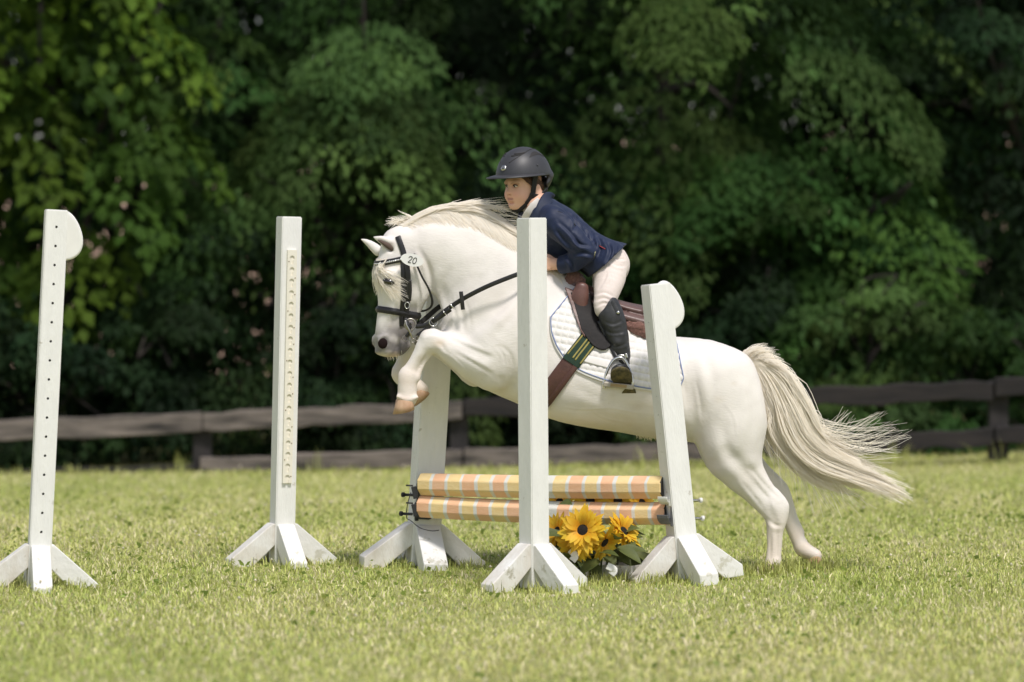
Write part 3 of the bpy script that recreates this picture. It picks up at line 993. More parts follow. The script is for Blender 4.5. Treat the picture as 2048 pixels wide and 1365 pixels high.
# ------------------------------------------------------------------ hair
def strand_mesh(name, strands, r0, r1=0.25, tints=None, facing=(0.12, -0.72, 0.66)):
    """strands: list of (n,3) arrays in pony space, all the same n"""
    A = HP(np.array(strands))
    m, n, _ = A.shape
    T = np.gradient(A, axis=1)
    T /= np.linalg.norm(T, axis=2)[..., None] + 1e-12
    # each lock is a narrow folded ribbon turned, unevenly, to the outside of the mass of hair
    hint = np.array(facing, float) + RNG.normal(0, 0.2, (m, 1, 3))
    B = np.cross(T, np.broadcast_to(hint, T.shape)); B /= np.linalg.norm(B, axis=2)[..., None] + 1e-12
    N = np.cross(B, T)
    rr = np.asarray(r0).reshape(-1, 1) if np.ndim(r0) else np.full((m, 1), r0)
    t = np.linspace(0, 1, n)[None, :]
    rad = (rr * (1 - t ** 2.2) + r1 * t ** 2.2) / S
    V = np.empty((m, n, 3, 3))
    for k, (sb, sn_) in enumerate(((-1.0, 0.0), (0.0, 0.55), (1.0, 0.0))):
        V[:, :, k] = A + rad[..., None] * (sb * B + sn_ * N)
    idx = np.arange(m * n * 3).reshape(m, n, 3)
    F = []
    for k in range(2):
        k2 = k + 1
        F.append(np.stack([idx[:, :-1, k], idx[:, :-1, k2], idx[:, 1:, k2], idx[:, 1:, k]], -1).reshape(-1, 4))
    me = np_mesh(name, V.reshape(-1, 3), np.vstack(F))
    if tints is not None:
        set_tint(me, np.repeat(np.asarray(tints), n * 3, axis=0))
    return me
m_hair = pmat('white_horsehair', (0.97, 0.925, 0.845), rough=0.5, var=0.02, scale=30, tint=True, spec=0.3, trans=0.42)
def hair_tints(n, lo=0.86):
    g = RNG.uniform(lo, 1.0, (n, 1))
    y = RNG.uniform(0, 1, (n, 1))
    return g * np.hstack([np.ones((n, 1)), 1 - 0.03 * y, 1 - 0.09 * y])

# mane: rooted along the crest, swept back by the leap
crest = spline([(795, 463), (815, 452), (850, 436), (890, 427), (930, 427), (970, 440), (1010, 462), (1050, 492), (1090, 525)], 12)
_cu = np.linspace(796, 1092, 97)
_cv = []
for a_ in _cu:
    h_ = PB.ray_cast(Vector(HP((a_, 300, 0.0))), Vector((0, 0, -1)))
    _cv.append(VH - (h_[0].z - CH) * S)
_cv = np.array(_cv)
for _ in range(6):
    _cv[1:-1] = 0.25 * _cv[:-2] + 0.5 * _cv[1:-1] + 0.25 * _cv[2:]
crest = np.stack([_cu, _cv], -1)
def crest_at(t):
    x = t * (len(crest) - 1); i = int(min(x, len(crest) - 2)); f = x - i
    p = crest[i] * (1 - f) + crest[i + 1] * f
    d = crest[i + 1] - crest[i]
    return p, d / np.linalg.norm(d)
strands = []
NS = 9
def crest_ext(t):
    if t <= 1.0:
        return crest_at(t)
    p, d = crest_at(1.0)
    return p + d * (t - 1.0) * 345.0, d
for i in range(9000):
    t = RNG.uniform(0, 1) ** 0.9
    p, d = crest_at(t)
    peak = math.exp(-((t - 0.40) / 0.26) ** 2)
    Ln = RNG.uniform(50, 105) * (0.7 + 0.45 * peak)
    ph, am = RNG.uniform(0, 6.28), RNG.uniform(0.3, 2.0)
    kind = RNG.uniform()
    pts = []
    if kind < 0.55:                        # lying back along the top of the crest
        wr = RNG.normal(0, 7)
        hgt = (2 + 9 * peak) * RNG.uniform(0.0, 1.0)
        for k in range(NS):
            s_ = k / (NS - 1)
            q, dd = crest_ext(t + Ln * s_ / 345.0)
            up = -2 + (hgt + 3) * math.sin(min(s_ * 2.2, 1.57)) - abs(wr) * 0.35
            pts.append((q[0] + am * math.sin(ph + s_ * 5) * 0.5, q[1] - up + am * math.sin(ph + s_ * 4) * 0.6, wr * (1 + 0.3 * s_)))
    else:                                  # combed down over the side of the neck
        sd_ = -1 if kind < 0.88 else 1
        dn = RNG.uniform(6, 44) * (0.55 + 0.45 * math.sin(min(1.0, t * 1.1) * 3.1))
        gap = RNG.uniform(0.5, 5.0) * (0.5 + 0.7 * peak)
        for k in range(NS):
            s_ = k / (NS - 1)
            q, dd = crest_ext(t + Ln * 0.8 * s_ / 345.0)
            vv = q[1] + 1 + dn * s_ ** 1.4 + am * math.sin(ph + s_ * 4) * 0.7
            h = cast(q[0], vv, sd_, gap * (1 - 0.6 * s_) + 0.4)
            if h is None:
                pts.append((q[0], vv, 4 * sd_))
            else:
                pts.append((q[0], vv - gap * 0.6 * (1 - s_), (h[0].y - Y0) * S))
    strands.append(pts)
# wisps lifting off the crest
for i in range(240):
    t = RNG.choice([RNG.uniform(0.0, 0.10), RNG.uniform(0.30, 0.55), RNG.uniform(0.4, 0.8)], p=[0.34, 0.46, 0.2])
    p, d = crest_at(t)
    if t < 0.12:
        Ln = RNG.uniform(14, 32); dirv = np.array([-0.85, -0.25]) + RNG.normal(0, 0.2, 2)
    else:
        Ln = RNG.uniform(40, 95); dirv = np.array([1.0, -0.42 + 0.5 * (t - 0.35)]) + RNG.normal(0, 0.10, 2)
    pts = []
    wv = RNG.normal(0, 5); cu = RNG.normal(0.28, 0.12)
    for k in range(NS):
        s_ = k / (NS - 1)
        pts.append((p[0] + dirv[0] * Ln * s_, p[1] - 1 - (8 if 0.25 < t < 0.6 else 3) * min(1, s_ * 2) * 0.6 + dirv[1] * Ln * s_ * (0.45 if t > 0.12 else 1.0) + cu * Ln * s_ * s_, wv * (1 + s_)))
    strands.append(pts)
pony_obj('mane', strand_mesh('mane', strands, RNG.uniform(0.5, 1.1, len(strands)), 0.2, hair_tints(len(strands), 0.95)), m_hair)

# forelock: from the poll down over the forehead and the near eye
def hw(uu, vv, ww):
    return HEAD_XF[0] @ np.array(hl(uu, vv, ww)) + HEAD_XF[1]
fl = []
for i in range(250):
    wr = RNG.normal(0, 9)
    a = hw(757 + abs(wr) * 0.25, 521 + RNG.normal(0, 3), wr * 1.5)
    spread = RNG.uniform(-1, 1)
    Ln = RNG.uniform(40, 80)
    end_w = wr + spread * 20 - 12
    sweep = RNG.uniform() < 0.40
    b = hw(746 + RNG.uniform(-3, 5) + max(0, -end_w - 18) * 0.8, 524 + Ln * 0.5, end_w)
    c = hw(750 + RNG.uniform(-3, 6) + max(0, -end_w - 14) * RNG.uniform(0.8, 1.5), 520 + Ln * 0.9, end_w * 1.15)
    if sweep:          # combed across the brow and under the eye towards the cheek
        ev = RNG.uniform(560, 604)
        b = hw(752 + RNG.uniform(-3, 8), 545 + (ev - 560) * 0.6 + RNG.normal(0, 3), -28 + RNG.normal(0, 3))
        c = hw(768 + RNG.uniform(0, 34), ev, -46)
    pts = spline([a, hw(750 + RNG.normal(0, 2), 536 + RNG.normal(0, 3), (wr + end_w) / 2), b, c], 3)
    fl.append(pts)
fl = [p for p in fl]
# push out of the skin
out = []
for p in fl:
    q = p.copy()
    for k in range(1, len(q)):
        loc = Vector(HP(q[k]))
        hit = PB.find_nearest(loc)
        if hit[0] is not None:
            nn = hit[1]
            cen = Vector(HP(hw(800, q[k][1], 0)))
            if nn.dot(hit[0] - cen) < 0: nn = -nn
            d = (loc - hit[0]).dot(nn) * S
            if d < 1.5:
                loc2 = hit[0] + nn * ((1.5 + 2.0 * RNG.uniform()) / S)
                q[k] = np.array([loc2.x * S + 1024, VH - (loc2.z - CH) * S, (loc2.y - Y0) * S])
    out.append(q)
pony_obj('forelock', strand_mesh('forelock', out, 0.7, 0.18, hair_tints(len(out), 0.93), facing=(-0.3, -0.9, 0.35)), m_hair)

# tail
tg = spline([(1480, 722), (1512, 726), (1545, 762), (1572, 818), (1598, 874), (1642, 915), (1705, 942), (1765, 962), (1826, 988)], 10)
th = np.interp(np.linspace(0, 1, len(tg)), [0, 0.10, 0.25, 0.45, 0.6, 0.75, 0.9, 1.0], [13, 20, 34, 41, 39, 34, 30, 28])
def tail_at(t):
    x = t * (len(tg) - 1); i = int(min(x, len(tg) - 2)); f = x - i
    p = tg[i] * (1 - f) + tg[i + 1] * f
    d = tg[i + 1] - tg[i]; d = d / np.linalg.norm(d)
    return p, d, th[i] * (1 - f) + th[i + 1] * f
NT = 13
# pale core added under the hair to brighten gaps between the locks
tc_ = Sculpt((1465, 695, -50), (1840, 1030, 50), 4.0)
tc_.loft([(*tg[i], 0, th[i] * 0.86, th[i] * 0.52) for i in range(0, 66, 6)], k=6, sub=3)
tcm, _a, _b = sculpt_mesh('tail_core', tc_, 1)
set_tint(tcm, np.tile([0.97, 0.94, 0.88], (len(tcm.vertices), 1)))
ts = []
tr0 = []
for lk in range(215):                  # the tail hangs in locks that draw together towards their tips
    o_j = np.clip(RNG.normal(0, 0.55), -1.1, 1.1); w_j = RNG.normal(0, 0.5)
    t0_j = RNG.uniform(0.0, 0.14) if lk % 4 else RNG.uniform(0.1, 0.4)
    t1_j = min(1.0, 1.0 - 0.20 * abs(o_j) ** 1.4 - RNG.uniform(0, 0.30) ** 1.1)
    if lk % 3 == 0: t1_j = RNG.uniform(0.55, 0.85)
    am_j = RNG.uniform(0.03, 0.13); ph_j = RNG.uniform(0, 6.28); fr_j = RNG.uniform(1.2, 3.0)
    fl_j = RNG.normal(0, 0.16); gr_j = RNG.uniform(0, 1) ** 3 * 20
    for q_ in range(int(RNG.integers(22, 42))):
        do = RNG.normal(0, 0.17); dw = RNG.normal(0, 0.22)
        t0 = t0_j + RNG.uniform(-0.02, 0.05); t0 = max(0.0, t0)
        t1 = min(1.0, t1_j * RNG.uniform(0.88, 1.02))
        ph2 = RNG.uniform(0, 6.28); am2 = RNG.uniform(0.0, 0.04)
        conv = RNG.uniform(0.45, 0.85)
        pts = []
        for k in range(NT):
            s_ = k / (NT - 1)
            p, d, hwid = tail_at(t0 + (t1 - t0) * s_)
            nrm = np.array([d[1], -d[0]])
            cz = 1 - conv * s_ ** 1.6
            oo = (o_j + do * cz) * min(1, 0.25 + s_ * 2.2) + am_j * math.sin(ph_j + fr_j * s_ * 4) * s_ + am2 * math.sin(ph2 + s_ * 9) * s_ + fl_j * s_ ** 2
            q = p + nrm * hwid * oo
            pts.append((q[0], q[1] + gr_j * s_ ** 3, (w_j + dw * cz) * hwid * 0.6 * min(1, 0.3 + s_ * 2)))
        ts.append(pts)
        tr0.append(RNG.uniform(0.4, 0.95))
# flying wisps above, ragged wisps below
for i in range(120):
    g = i % 8
    t0 = RNG.uniform(0.42, 0.62); p, d, hwid = tail_at(t0)
    nrm = np.array([d[1], -d[0]])
    start = p + nrm * hwid * RNG.uniform(0.4, 0.9)
    ends = [(1700, 828), (1765, 832), (1752, 868), (1790, 860), (1815, 868), (1770, 900), (1668, 850), (1795, 905)]
    e = np.array(ends[g]) + RNG.normal(0, 9, 2)
    mid = start * 0.45 + e * 0.55 + np.array([-4, 16]) + RNG.normal(0, 5, 2)
    c = spline([(*p, 0), (*start, RNG.normal(0, 6)), (*mid, RNG.normal(0, 8)), (*e, RNG.normal(0, 10))], 7)
    ts.append(c[np.linspace(0, len(c) - 1, NT).round().astype(int)]); tr0.append(RNG.uniform(0.35, 0.7))
for i in range(150):
    t0 = RNG.uniform(0.28, 0.72); p, d, hwid = tail_at(t0)
    nrm = np.array([d[1], -d[0]])
    start = p - nrm * hwid * RNG.uniform(0.6, 1.0)
    Ln = RNG.uniform(25, 85)
    dirv = d * 0.8 + np.array([-0.05, 0.55]) + RNG.normal(0, 0.2, 2)
    e = start + dirv * Ln
    mid = start + dirv * Ln * 0.5 + RNG.normal(0, 4, 2)
    c = spline([(*(p - d * 20), 0), (*start, RNG.normal(0, 7)), (*mid, RNG.normal(0, 8)), (*e, RNG.normal(0, 10))], 7)
    ts.append(c[np.linspace(0, len(c) - 1, NT).round().astype(int)]); tr0.append(RNG.uniform(0.35, 0.7))
for i in range(700):      # short hair standing on the dock
    t0 = RNG.uniform(0.0, 0.30); p, d, hwid = tail_at(t0)
    nrm = np.array([d[1], -d[0]])
    start = p + nrm * hwid * RNG.uniform(0.3, 0.75)
    e = start + (nrm * 0.55 + d) * RNG.uniform(14, 40) + RNG.normal(0, 3, 2)
    ww = RNG.normal(0, 9)
    c = np.linspace(0, 1, NT)[:, None] * np.array([*(e - start), ww * 0.6])[None, :] + np.array([*start, ww])[None, :]
    c[:, 1] -= 5 * np.sin(np.linspace(0, 3.1, NT))
    ts.append(c); tr0.append(RNG.uniform(0.4, 0.8))
tail_o = pony_obj('tail', strand_mesh('tail', ts, np.array(tr0), 0.2, hair_tints(len(ts), 0.94)), m_hair)
pony_obj('tail_core', tcm, m_hair, tail_o)
# whiskers and belly fringe
wk = []
for i in range(60):
    uu = RNG.uniform(1270, 1318)
    h = PB.ray_cast(Vector(HP((uu, 1100, RNG.normal(0, 8)))), Vector((0, 0, 1)))
    if h[0] is None: continue
    p = np.array([h[0].x * S + 1024, VH - (h[0].z - CH) * S, (h[0].y - Y0) * S])
    e = p + np.array([RNG.normal(3, 3), RNG.uniform(2, 8), RNG.normal(0, 3)])
    wk.append(np.linspace(p - (0, 2, 0), e, 5))
for i in range(26):
    uu = RNG.uniform(770, 806)
    h = PB.ray_cast(Vector(HP((uu, 760, RNG.normal(-10, 10)))), Vector((0, 0, 1)))
    if h[0] is None or VH - (h[0].z - CH) * S > 722: continue
    p = np.array([h[0].x * S + 1024, VH - (h[0].z - CH) * S, (h[0].y - Y0) * S])
    wk.append(np.linspace(p - (0, 2, 0), p + np.array([RNG.normal(3, 3), RNG.uniform(4, 10), RNG.normal(0, 3)]), 5))
pony_obj('whiskers', strand_mesh('whiskers', wk, 0.45, 0.15, hair_tints(len(wk))), m_hair)['kind'] = 'stuff'
# ------------------------------------------------------------------ tack helpers
def to_px(loc):
    return np.array([loc[0] * S + 1024, VH - (loc[2] - CH) * S, (loc[1] - Y0) * S])

def ribbon(P, Nrm, width, thick, closed=False):
    """flat strap along metre points P with outward normals; returns verts, quads"""
    P = np.asarray(P, float); Nn = np.asarray(Nrm, float)
    if closed:
        T = np.roll(P, -1, 0) - np.roll(P, 1, 0)
    else:
        T = np.gradient(P, axis=0)
    T /= np.linalg.norm(T, axis=1)[:, None] + 1e-12
    Nn = Nn - T * (Nn * T).sum(1)[:, None]
    Nn /= np.linalg.norm(Nn, axis=1)[:, None] + 1e-12
    B = np.cross(T, Nn)
    wd = np.broadcast_to(np.asarray(width, float), (len(P),))[:, None] / 2
    hh = thick
    prof = [(-1, 0.0), (-1, 0.7), (-0.75, 1.0), (0.75, 1.0), (1, 0.7), (1, 0.0)]
    V = np.stack([P + B * wd * a + Nn * hh * b for a, b in prof], 1)
    n, k = V.shape[:2]
    V = V.reshape(-1, 3)
    m = n if closed else n - 1
    F = []
    for i in range(m):
        i2 = (i + 1) % n
        for j in range(k):
            j2 = (j + 1) % k
            F.append((i * k + j, i * k + j2, i2 * k + j2, i2 * k + j))
    if not closed:
        for base in (0, (n - 1) * k):
            for a, b, c, d in ((0, 1, 4, 5), (1, 2, 3, 4)):
                F.append((base + a, base + b, base + c, base + d))
    return V, np.array(F)

def skin_path(pts, side=-1, off=0.8, n=None):
    """project a drawn line (u,v) onto the pony from one side"""
    L = spline(np.asarray(pts, float), 8)
    P, N_ = [], []
    for u_, v_ in L:
        h = cast(u_, v_, side, off)
        if h:
            P.append(h[0]); N_.append(h[1])
    P = np.array(P); N_ = np.array(N_)
    for _ in range(2):
        P[1:-1] = 0.25 * P[:-2] + 0.5 * P[1:-1] + 0.25 * P[2:]
        N_[1:-1] = 0.25 * N_[:-2] + 0.5 * N_[1:-1] + 0.25 * N_[2:]
    return P, N_

def ring_path(center, e1, e2, off=0.8, a0=0, a1=360, n=60):
    """strap round a limb of the pony: directions e1,e2 (pony space) span its plane"""
    c = np.array(center, float)
    P, N_ = [], []
    for a in np.linspace(R(a0), R(a1), n, endpoint=(a1 - a0) < 359):
        d = math.cos(a) * np.array(e1, float) + math.sin(a) * np.array(e2, float)
        o = Vector(HP(c)); t = (Vector(HP(c + d * 130)) - o).normalized()
        h = PB.ray_cast(o, t)
        if h[0] is None or (h[0] - o).length > 62 / S: continue
        nn = t
        P.append(h[0] + nn * off / S); N_.append(nn)
    P = np.array(P); N_ = np.array(N_)
    return P, N_

def own(parent):
    def f(name, VF, m, smooth=True, par=None):
        me = vf_mesh(name, VF[0], VF[1], smooth)
        bm = bmesh.new(); bm.from_mesh(me); bmesh.ops.recalc_face_normals(bm, faces=bm.faces[:]); bm.to_mesh(me); bm.free()
        o = link(name, me, m)
        return attach(o, par or parent, parent)
    return f
def hp_tube(pts, r, seg=8, sub=5, **k):
    """tube through pony-space points, radius in pony units"""
    P = spline(pts, sub) if sub > 1 else np.asarray(pts, float)
    rr = np.asarray(r, float)
    if rr.ndim: rr = np.interp(np.linspace(0, 1, len(P)), np.linspace(0, 1, len(rr)), rr)
    return tube(HP(P), rr / S, seg, **k)
def hp_ring(c, rad, r, e1, e2, seg=28):
    a = np.linspace(0, 2 * np.pi, seg + 1)
    P = np.array(c)[None] + rad * (np.cos(a)[:, None] * np.array(e1, float) + np.sin(a)[:, None] * np.array(e2, float))
    return tube(HP(P), r / S, 8, caps=False, up=np.cross(np.array(e1, float), np.array(e2, float))[[0, 2, 1]])

m_black_leather = pmat('black_leather', (0.018, 0.017, 0.018), rough=0.38, var=0.25, scale=40, bump=0.1)
m_brown_leather = pmat('brown_leather', (0.13, 0.062, 0.05), rough=0.42, var=0.25, scale=20, bump=0.12)
m_flap_leather = pmat('dark_flap_leather', (0.013, 0.011, 0.011), rough=0.62, var=0.25, scale=20, bump=0.12, spec=0.25)
m_steel = pmat('bright_steel', (0.72, 0.71, 0.69), rough=0.22, metallic=1.0, var=0.05)
m_dull_steel = pmat('dull_steel', (0.42, 0.39, 0.36), rough=0.35, metallic=1.0, var=0.15)
m_girth = pmat('girth_leather', (0.085, 0.036, 0.026), rough=0.5, var=0.25, scale=16, bump=0.12)
m_fleece = pmat('brown_fleece', (0.11, 0.050, 0.038), rough=0.95, base2=(0.25, 0.125, 0.10), scale=160, detail=3, sheen=0.4)
m_pad = pmat('white_quilt', (0.80, 0.77, 0.745), rough=0.85, var=0.04, scale=30, sheen=0.2)
m_blue = pmat('blue_piping', (0.22, 0.27, 0.45), rough=0.7, var=0.1)
m_green = pmat('green_webbing', (0.012, 0.035, 0.020), rough=0.85, var=0.2, scale=60)
m_gold = pmat('gold_stripe', (0.30, 0.25, 0.07), rough=0.85, var=0.2, scale=60)

# ------------------------------------------------------------------ bridle and reins
bridle = empty('bridle', HP((812, 560, -40)))
tag(bridle, 'black leather bridle with reins and a white number tag on the pony\'s head', 'bridle')
br = own(bridle)
nb_c = hw(786, 624, 0)
e_f = HEAD_XF[0] @ np.array([-0.985, -0.17, 0.0]); e_s = HEAD_XF[0] @ np.array([0, 0, 1.0])
P, N_ = ring_path(nb_c, e_f, e_s, 0.6)
br('noseband', ribbon(P, N_, 13 / S, 2.6 / S, True), m_black_leather)
P2, N2_ = ring_path(nb_c, e_f, e_s, 3.2)
br('noseband_padding', ribbon(P2, N2_, 6 / S, 1.6 / S, True), m_black_leather)
# browband
bb_c = hw(800, 516, 0)
e_f2 = HEAD_XF[0] @ np.array([-0.97, 0.22, 0.0])
P, N_ = ring_path(bb_c, e_f2, e_s, 2.6, -112, 112, 50)
bbo = br('browband', ribbon(P, N_, 11 / S, 2.6 / S), m_black_leather)
gm_v = []
k_i = np.linspace(2, len(P) - 3, 46)
for k in k_i:
    i = int(k); c = P[i] + N_[i] * 2.9 / S
    bm_ = tube(np.array([c - N_[i] * 0.6 / S, c + N_[i] * 1.2 / S]), 1.7 / S, 6)
    gm_v.append(bm_)
st = br('browband_stud', merge(gm_v), pmat('crystal_stud', (0.85, 0.85, 0.86), 0.15, metallic=0.6), par=bridle)
st['kind'] = 'stuff'
# headpiece, cheekpieces
for sd in (-1, 1):
    if sd == -1:
        P, N_ = skin_path([(797, 474), (803, 490), (808, 505), (811, 520)], sd)
        br('headpiece', ribbon(P, N_, 11 / S, 2.6 / S), m_black_leather)
        P, N_ = skin_path([(812, 512), (816, 545), (817, 575), (815, 600), (812, 630), (811, 648)], sd, 0.8)
        br('cheekpiece', ribbon(P, N_, 11 / S, 3.2 / S), m_black_leather)
        P, N_ = skin_path([(806, 520), (807, 560), (806, 600), (803, 628), (803, 652)], sd, 0.6)
        br('noseband_strap', ribbon(P, N_, 8 / S, 2.4 / S), m_black_leather)
        P, N_ = skin_path([(820, 560), (821, 580), (819, 600)], sd, 3.2)
        br('keeper', ribbon(P, N_, 6 / S, 2 / S), m_black_leather)
    else:
        P, N_ = skin_path([(793, 470), (786, 490), (780, 515), (775, 560), (768, 600), (762, 640)], sd)
        br('cheekpiece', ribbon(P, N_, 10 / S, 2.6 / S), m_black_leather)
br('buckle', hp_ring((816, 610, -62), 4.5, 0.9, (1, 0, 0), (0, 1.4, 0)), m_steel)
br('throatlatch', hp_tube([(832, 524, -46), (845, 553, -46), (858, 577, -42), (865, 600, -34), (862, 614, -22), (848, 622, -6), (832, 620, 16), (812, 600, 36)], 2.6, flat=0.8), m_black_leather)
# bit: loose ring, shank, curb chain
bit = br('bit', merge([hp_ring((822, 648, -54), 11, 1.5, (1, 0, 0.1), (0, 1, 0)),
                       hp_tube([(812, 640, -55), (816, 652, -56), (822, 664, -56), (826, 676, -54)], [2.4, 3.2, 2.6, 2.0]),
                       hp_ring((827, 680, -54), 4, 1.0, (1, 0, 0.1), (0, 1, 0)),
                       hp_ring((812, 676, -48), 5.5, 0.8, (1, 0, 0.1), (0, 1, 0)),
                       hp_ring((836, 676, -52), 4.5, 0.7, (1, 0, 0.1), (0, 1, 0)),
                       hp_tube([(824, 646, -50), (822, 646, -10), (818, 646, 20)], 2.2)]), m_dull_steel)
br('bit_strap', merge([hp_tube([(812, 636, -52), (818, 650, -54), (824, 656, -54)], [4, 5, 3.5]), hp_tube([(814, 672, -52), (820, 664, -54)], [3.5, 3])]), m_black_leather)
# reins
def strap3(pts, wd, th, up=(0, 0, 1), sub=6):
    P = HP(spline(pts, sub))
    T = np.gradient(P, axis=0); T /= np.linalg.norm(T, axis=1)[:, None]
    N_ = np.tile(np.array([0.0, -1.0, 0.0]), (len(P), 1))
    return ribbon(P, N_, wd / S, th / S)
br('rein', strap3([(866, 643, -60), (890, 622, -66), (925, 598, -78), (975, 572, -92), (1035, 548, -96), (1072, 536, -78), (1093, 530, -50)], 9, 2.2), m_black_leather)
br('rein_buckle_end', strap3([(834, 652, -56), (850, 650, -58), (864, 643, -60)], 9, 4), m_black_leather)
br('rein_converter', strap3([(838, 670, -54), (852, 659, -57), (866, 646, -60)], 8.5, 3.5), m_black_leather)
br('rein_end', strap3([(870, 640, -62), (884, 630, -66), (902, 617, -70)], 10.5, 4.2), m_black_leather)
br('rein_ring', hp_ring((868, 643, -62), 8, 1.1, (1, 0, 0.1), (0, 1, 0)), m_steel)
br('rein_keeper', merge([hp_ring((892, 625, -69), 7, 0.9, (0.6, 0.75, 0.2), (0.2, 0, 1)), hp_ring((907, 612, -73), 7, 1.6, (0.6, 0.75, 0.2), (0.2, 0, 1))]), m_steel)
br('rein_stop', strap3([(923, 582, -82), (925, 600, -82), (927, 618, -80)], 8, 2.4), m_black_leather)
br('far_rein', strap3([(836, 650, 0), (855, 634, 18), (875, 617, 30), (893, 606, 46), (930, 580, 90), (1000, 552, 102), (1060, 536, 96), (1108, 529, 56)], 10, 2.4), m_black_leather)
br('far_rein_stop', strap3([(881, 594, 30), (887, 608, 26), (893, 622, 24)], 7, 2.4), m_black_leather)
# number tag
tg_c = np.array([826.0, 520.0, -62.0])
def tag_pt(x, y, z=0.0):
    a = R(13)
    return tg_c + np.array([x * math.cos(a) - y * math.sin(a), x * math.sin(a) + y * math.cos(a), z + 0.18 * x])
m_tag = pmat('white_card', (0.82, 0.81, 0.79), rough=0.5, var=0.02)
n_ = 36
tv = [tag_pt(0, 0, -0.8)] + [tag_pt(23 * math.cos(2 * math.pi * k / n_), 12.5 * math.sin(2 * math.pi * k / n_), -0.8) for k in range(n_)]
tv2 = [tag_pt(0, 0, 0.8)] + [tag_pt(23 * math.cos(2 * math.pi * k / n_), 12.5 * math.sin(2 * math.pi * k / n_), 0.8) for k in range(n_)]
tf = [(0, 1 + k, 1 + (k + 1) % n_, 1 + (k + 1) % n_) for k in range(n_)]
tf2 = [(n_ + 1, n_ + 2 + (k + 1) % n_, n_ + 2 + k, n_ + 2 + k) for k in range(n_)]
te = [(1 + k, n_ + 2 + k, n_ + 2 + (k + 1) % n_, 1 + (k + 1) % n_) for k in range(n_)]
tago = br('number_tag', (HP(np.array(tv + tv2)), np.array(tf + tf2 + te)), m_tag, smooth=False)
tago['label'] = 'white oval tag numbered 20'
two = [(-7.5, -3.2), (-5.5, -6), (-1.5, -5.5), (-1.5, -2), (-4, 2.5), (-6, 6), (-0.5, 5.8)]
zero = [(5 + 3.2 * math.cos(a), 0.2 + 6 * math.sin(a)) for a in np.linspace(0, 2 * np.pi, 14)]
def digit(pts):
    return tube(HP(np.array([tag_pt(x * 1.05 + y * -0.10, y, -1.3) for x, y in spline(pts, 4)])), 0.75 / S, 6)
br('number', merge([digit(two), digit(zero)]), pmat('black_ink', (0.02, 0.02, 0.022), 0.6), par=tago)

# ------------------------------------------------------------------ saddle cloth, moulded to the back
def patch(poly_top, poly_bot, nu, nv, off, side=-1, quilt=None, amp=1.6):
    """sheet between two drawn curves, laid on the pony's side; quilt = cell size"""
    A = spline(poly_top, 20); B_ = spline(poly_bot, 20)
    A = A[np.linspace(0, len(A) - 1, nu).round().astype(int)]; B_ = B_[np.linspace(0, len(B_) - 1, nu).round().astype(int)]
    P = np.zeros((nu, nv, 3)); Nn = np.zeros((nu, nv, 3)); UV = np.zeros((nu, nv, 2))
    for i in range(nu):
        for j in range(nv):
            q = A[i] + (B_[i] - A[i]) * j / (nv - 1)
            h = cast(q[0], q[1], side, off)
            if h is None:
                h2 = PB.find_nearest(Vector(HP((q[0], q[1], 12.0 * side))))
                nn = h2[1]
                h = (Vector(HP((q[0], q[1], 10.0 * side))), Vector((0, side, 0.6)).normalized())
            P[i, j] = h[0]; Nn[i, j] = h[1]; UV[i, j] = q
    return P, Nn, UV

def sheet(P, Nn, thick):
    nu, nv = P.shape[:2]
    top = P + Nn * thick[..., None]
    V = np.vstack([top.reshape(-1, 3), P.reshape(-1, 3)])
    idx = np.arange(nu * nv).reshape(nu, nv)
    F = [np.stack([idx[:-1, :-1], idx[1:, :-1], idx[1:, 1:], idx[:-1, 1:]], -1).reshape(-1, 4)]
    o = nu * nv
    F.append(np.stack([idx[:-1, 1:], idx[1:, 1:], idx[1:, :-1], idx[:-1, :-1]], -1).reshape(-1, 4) + o)
    for e in (idx[0, :], idx[-1, ::-1], idx[::-1, 0], idx[:, -1]):
        F.append(np.stack([e[:-1], e[1:], e[1:] + o, e[:-1] + o], -1))
    return V, np.vstack(F)

def back_v(uu):
    """topline of the back under the saddle"""
    h = PB.ray_cast(Vector(HP((uu, 380, 0.0))), Vector((0, 0, -1)))
    return VH - (h[0].z - CH) * S

pad = empty('saddle_pad', HP((1230, 690, -100)))
tag(pad, 'white quilted saddle cloth with blue piping under the saddle', 'saddle pad')
pdm = own(pad)
tops = [(1153, 0), (1166, 0), (1200, 0), (1260, 0), (1320, 0), (1352, 0)]
tops = [(a, back_v(a) + 7) for a, _ in tops]
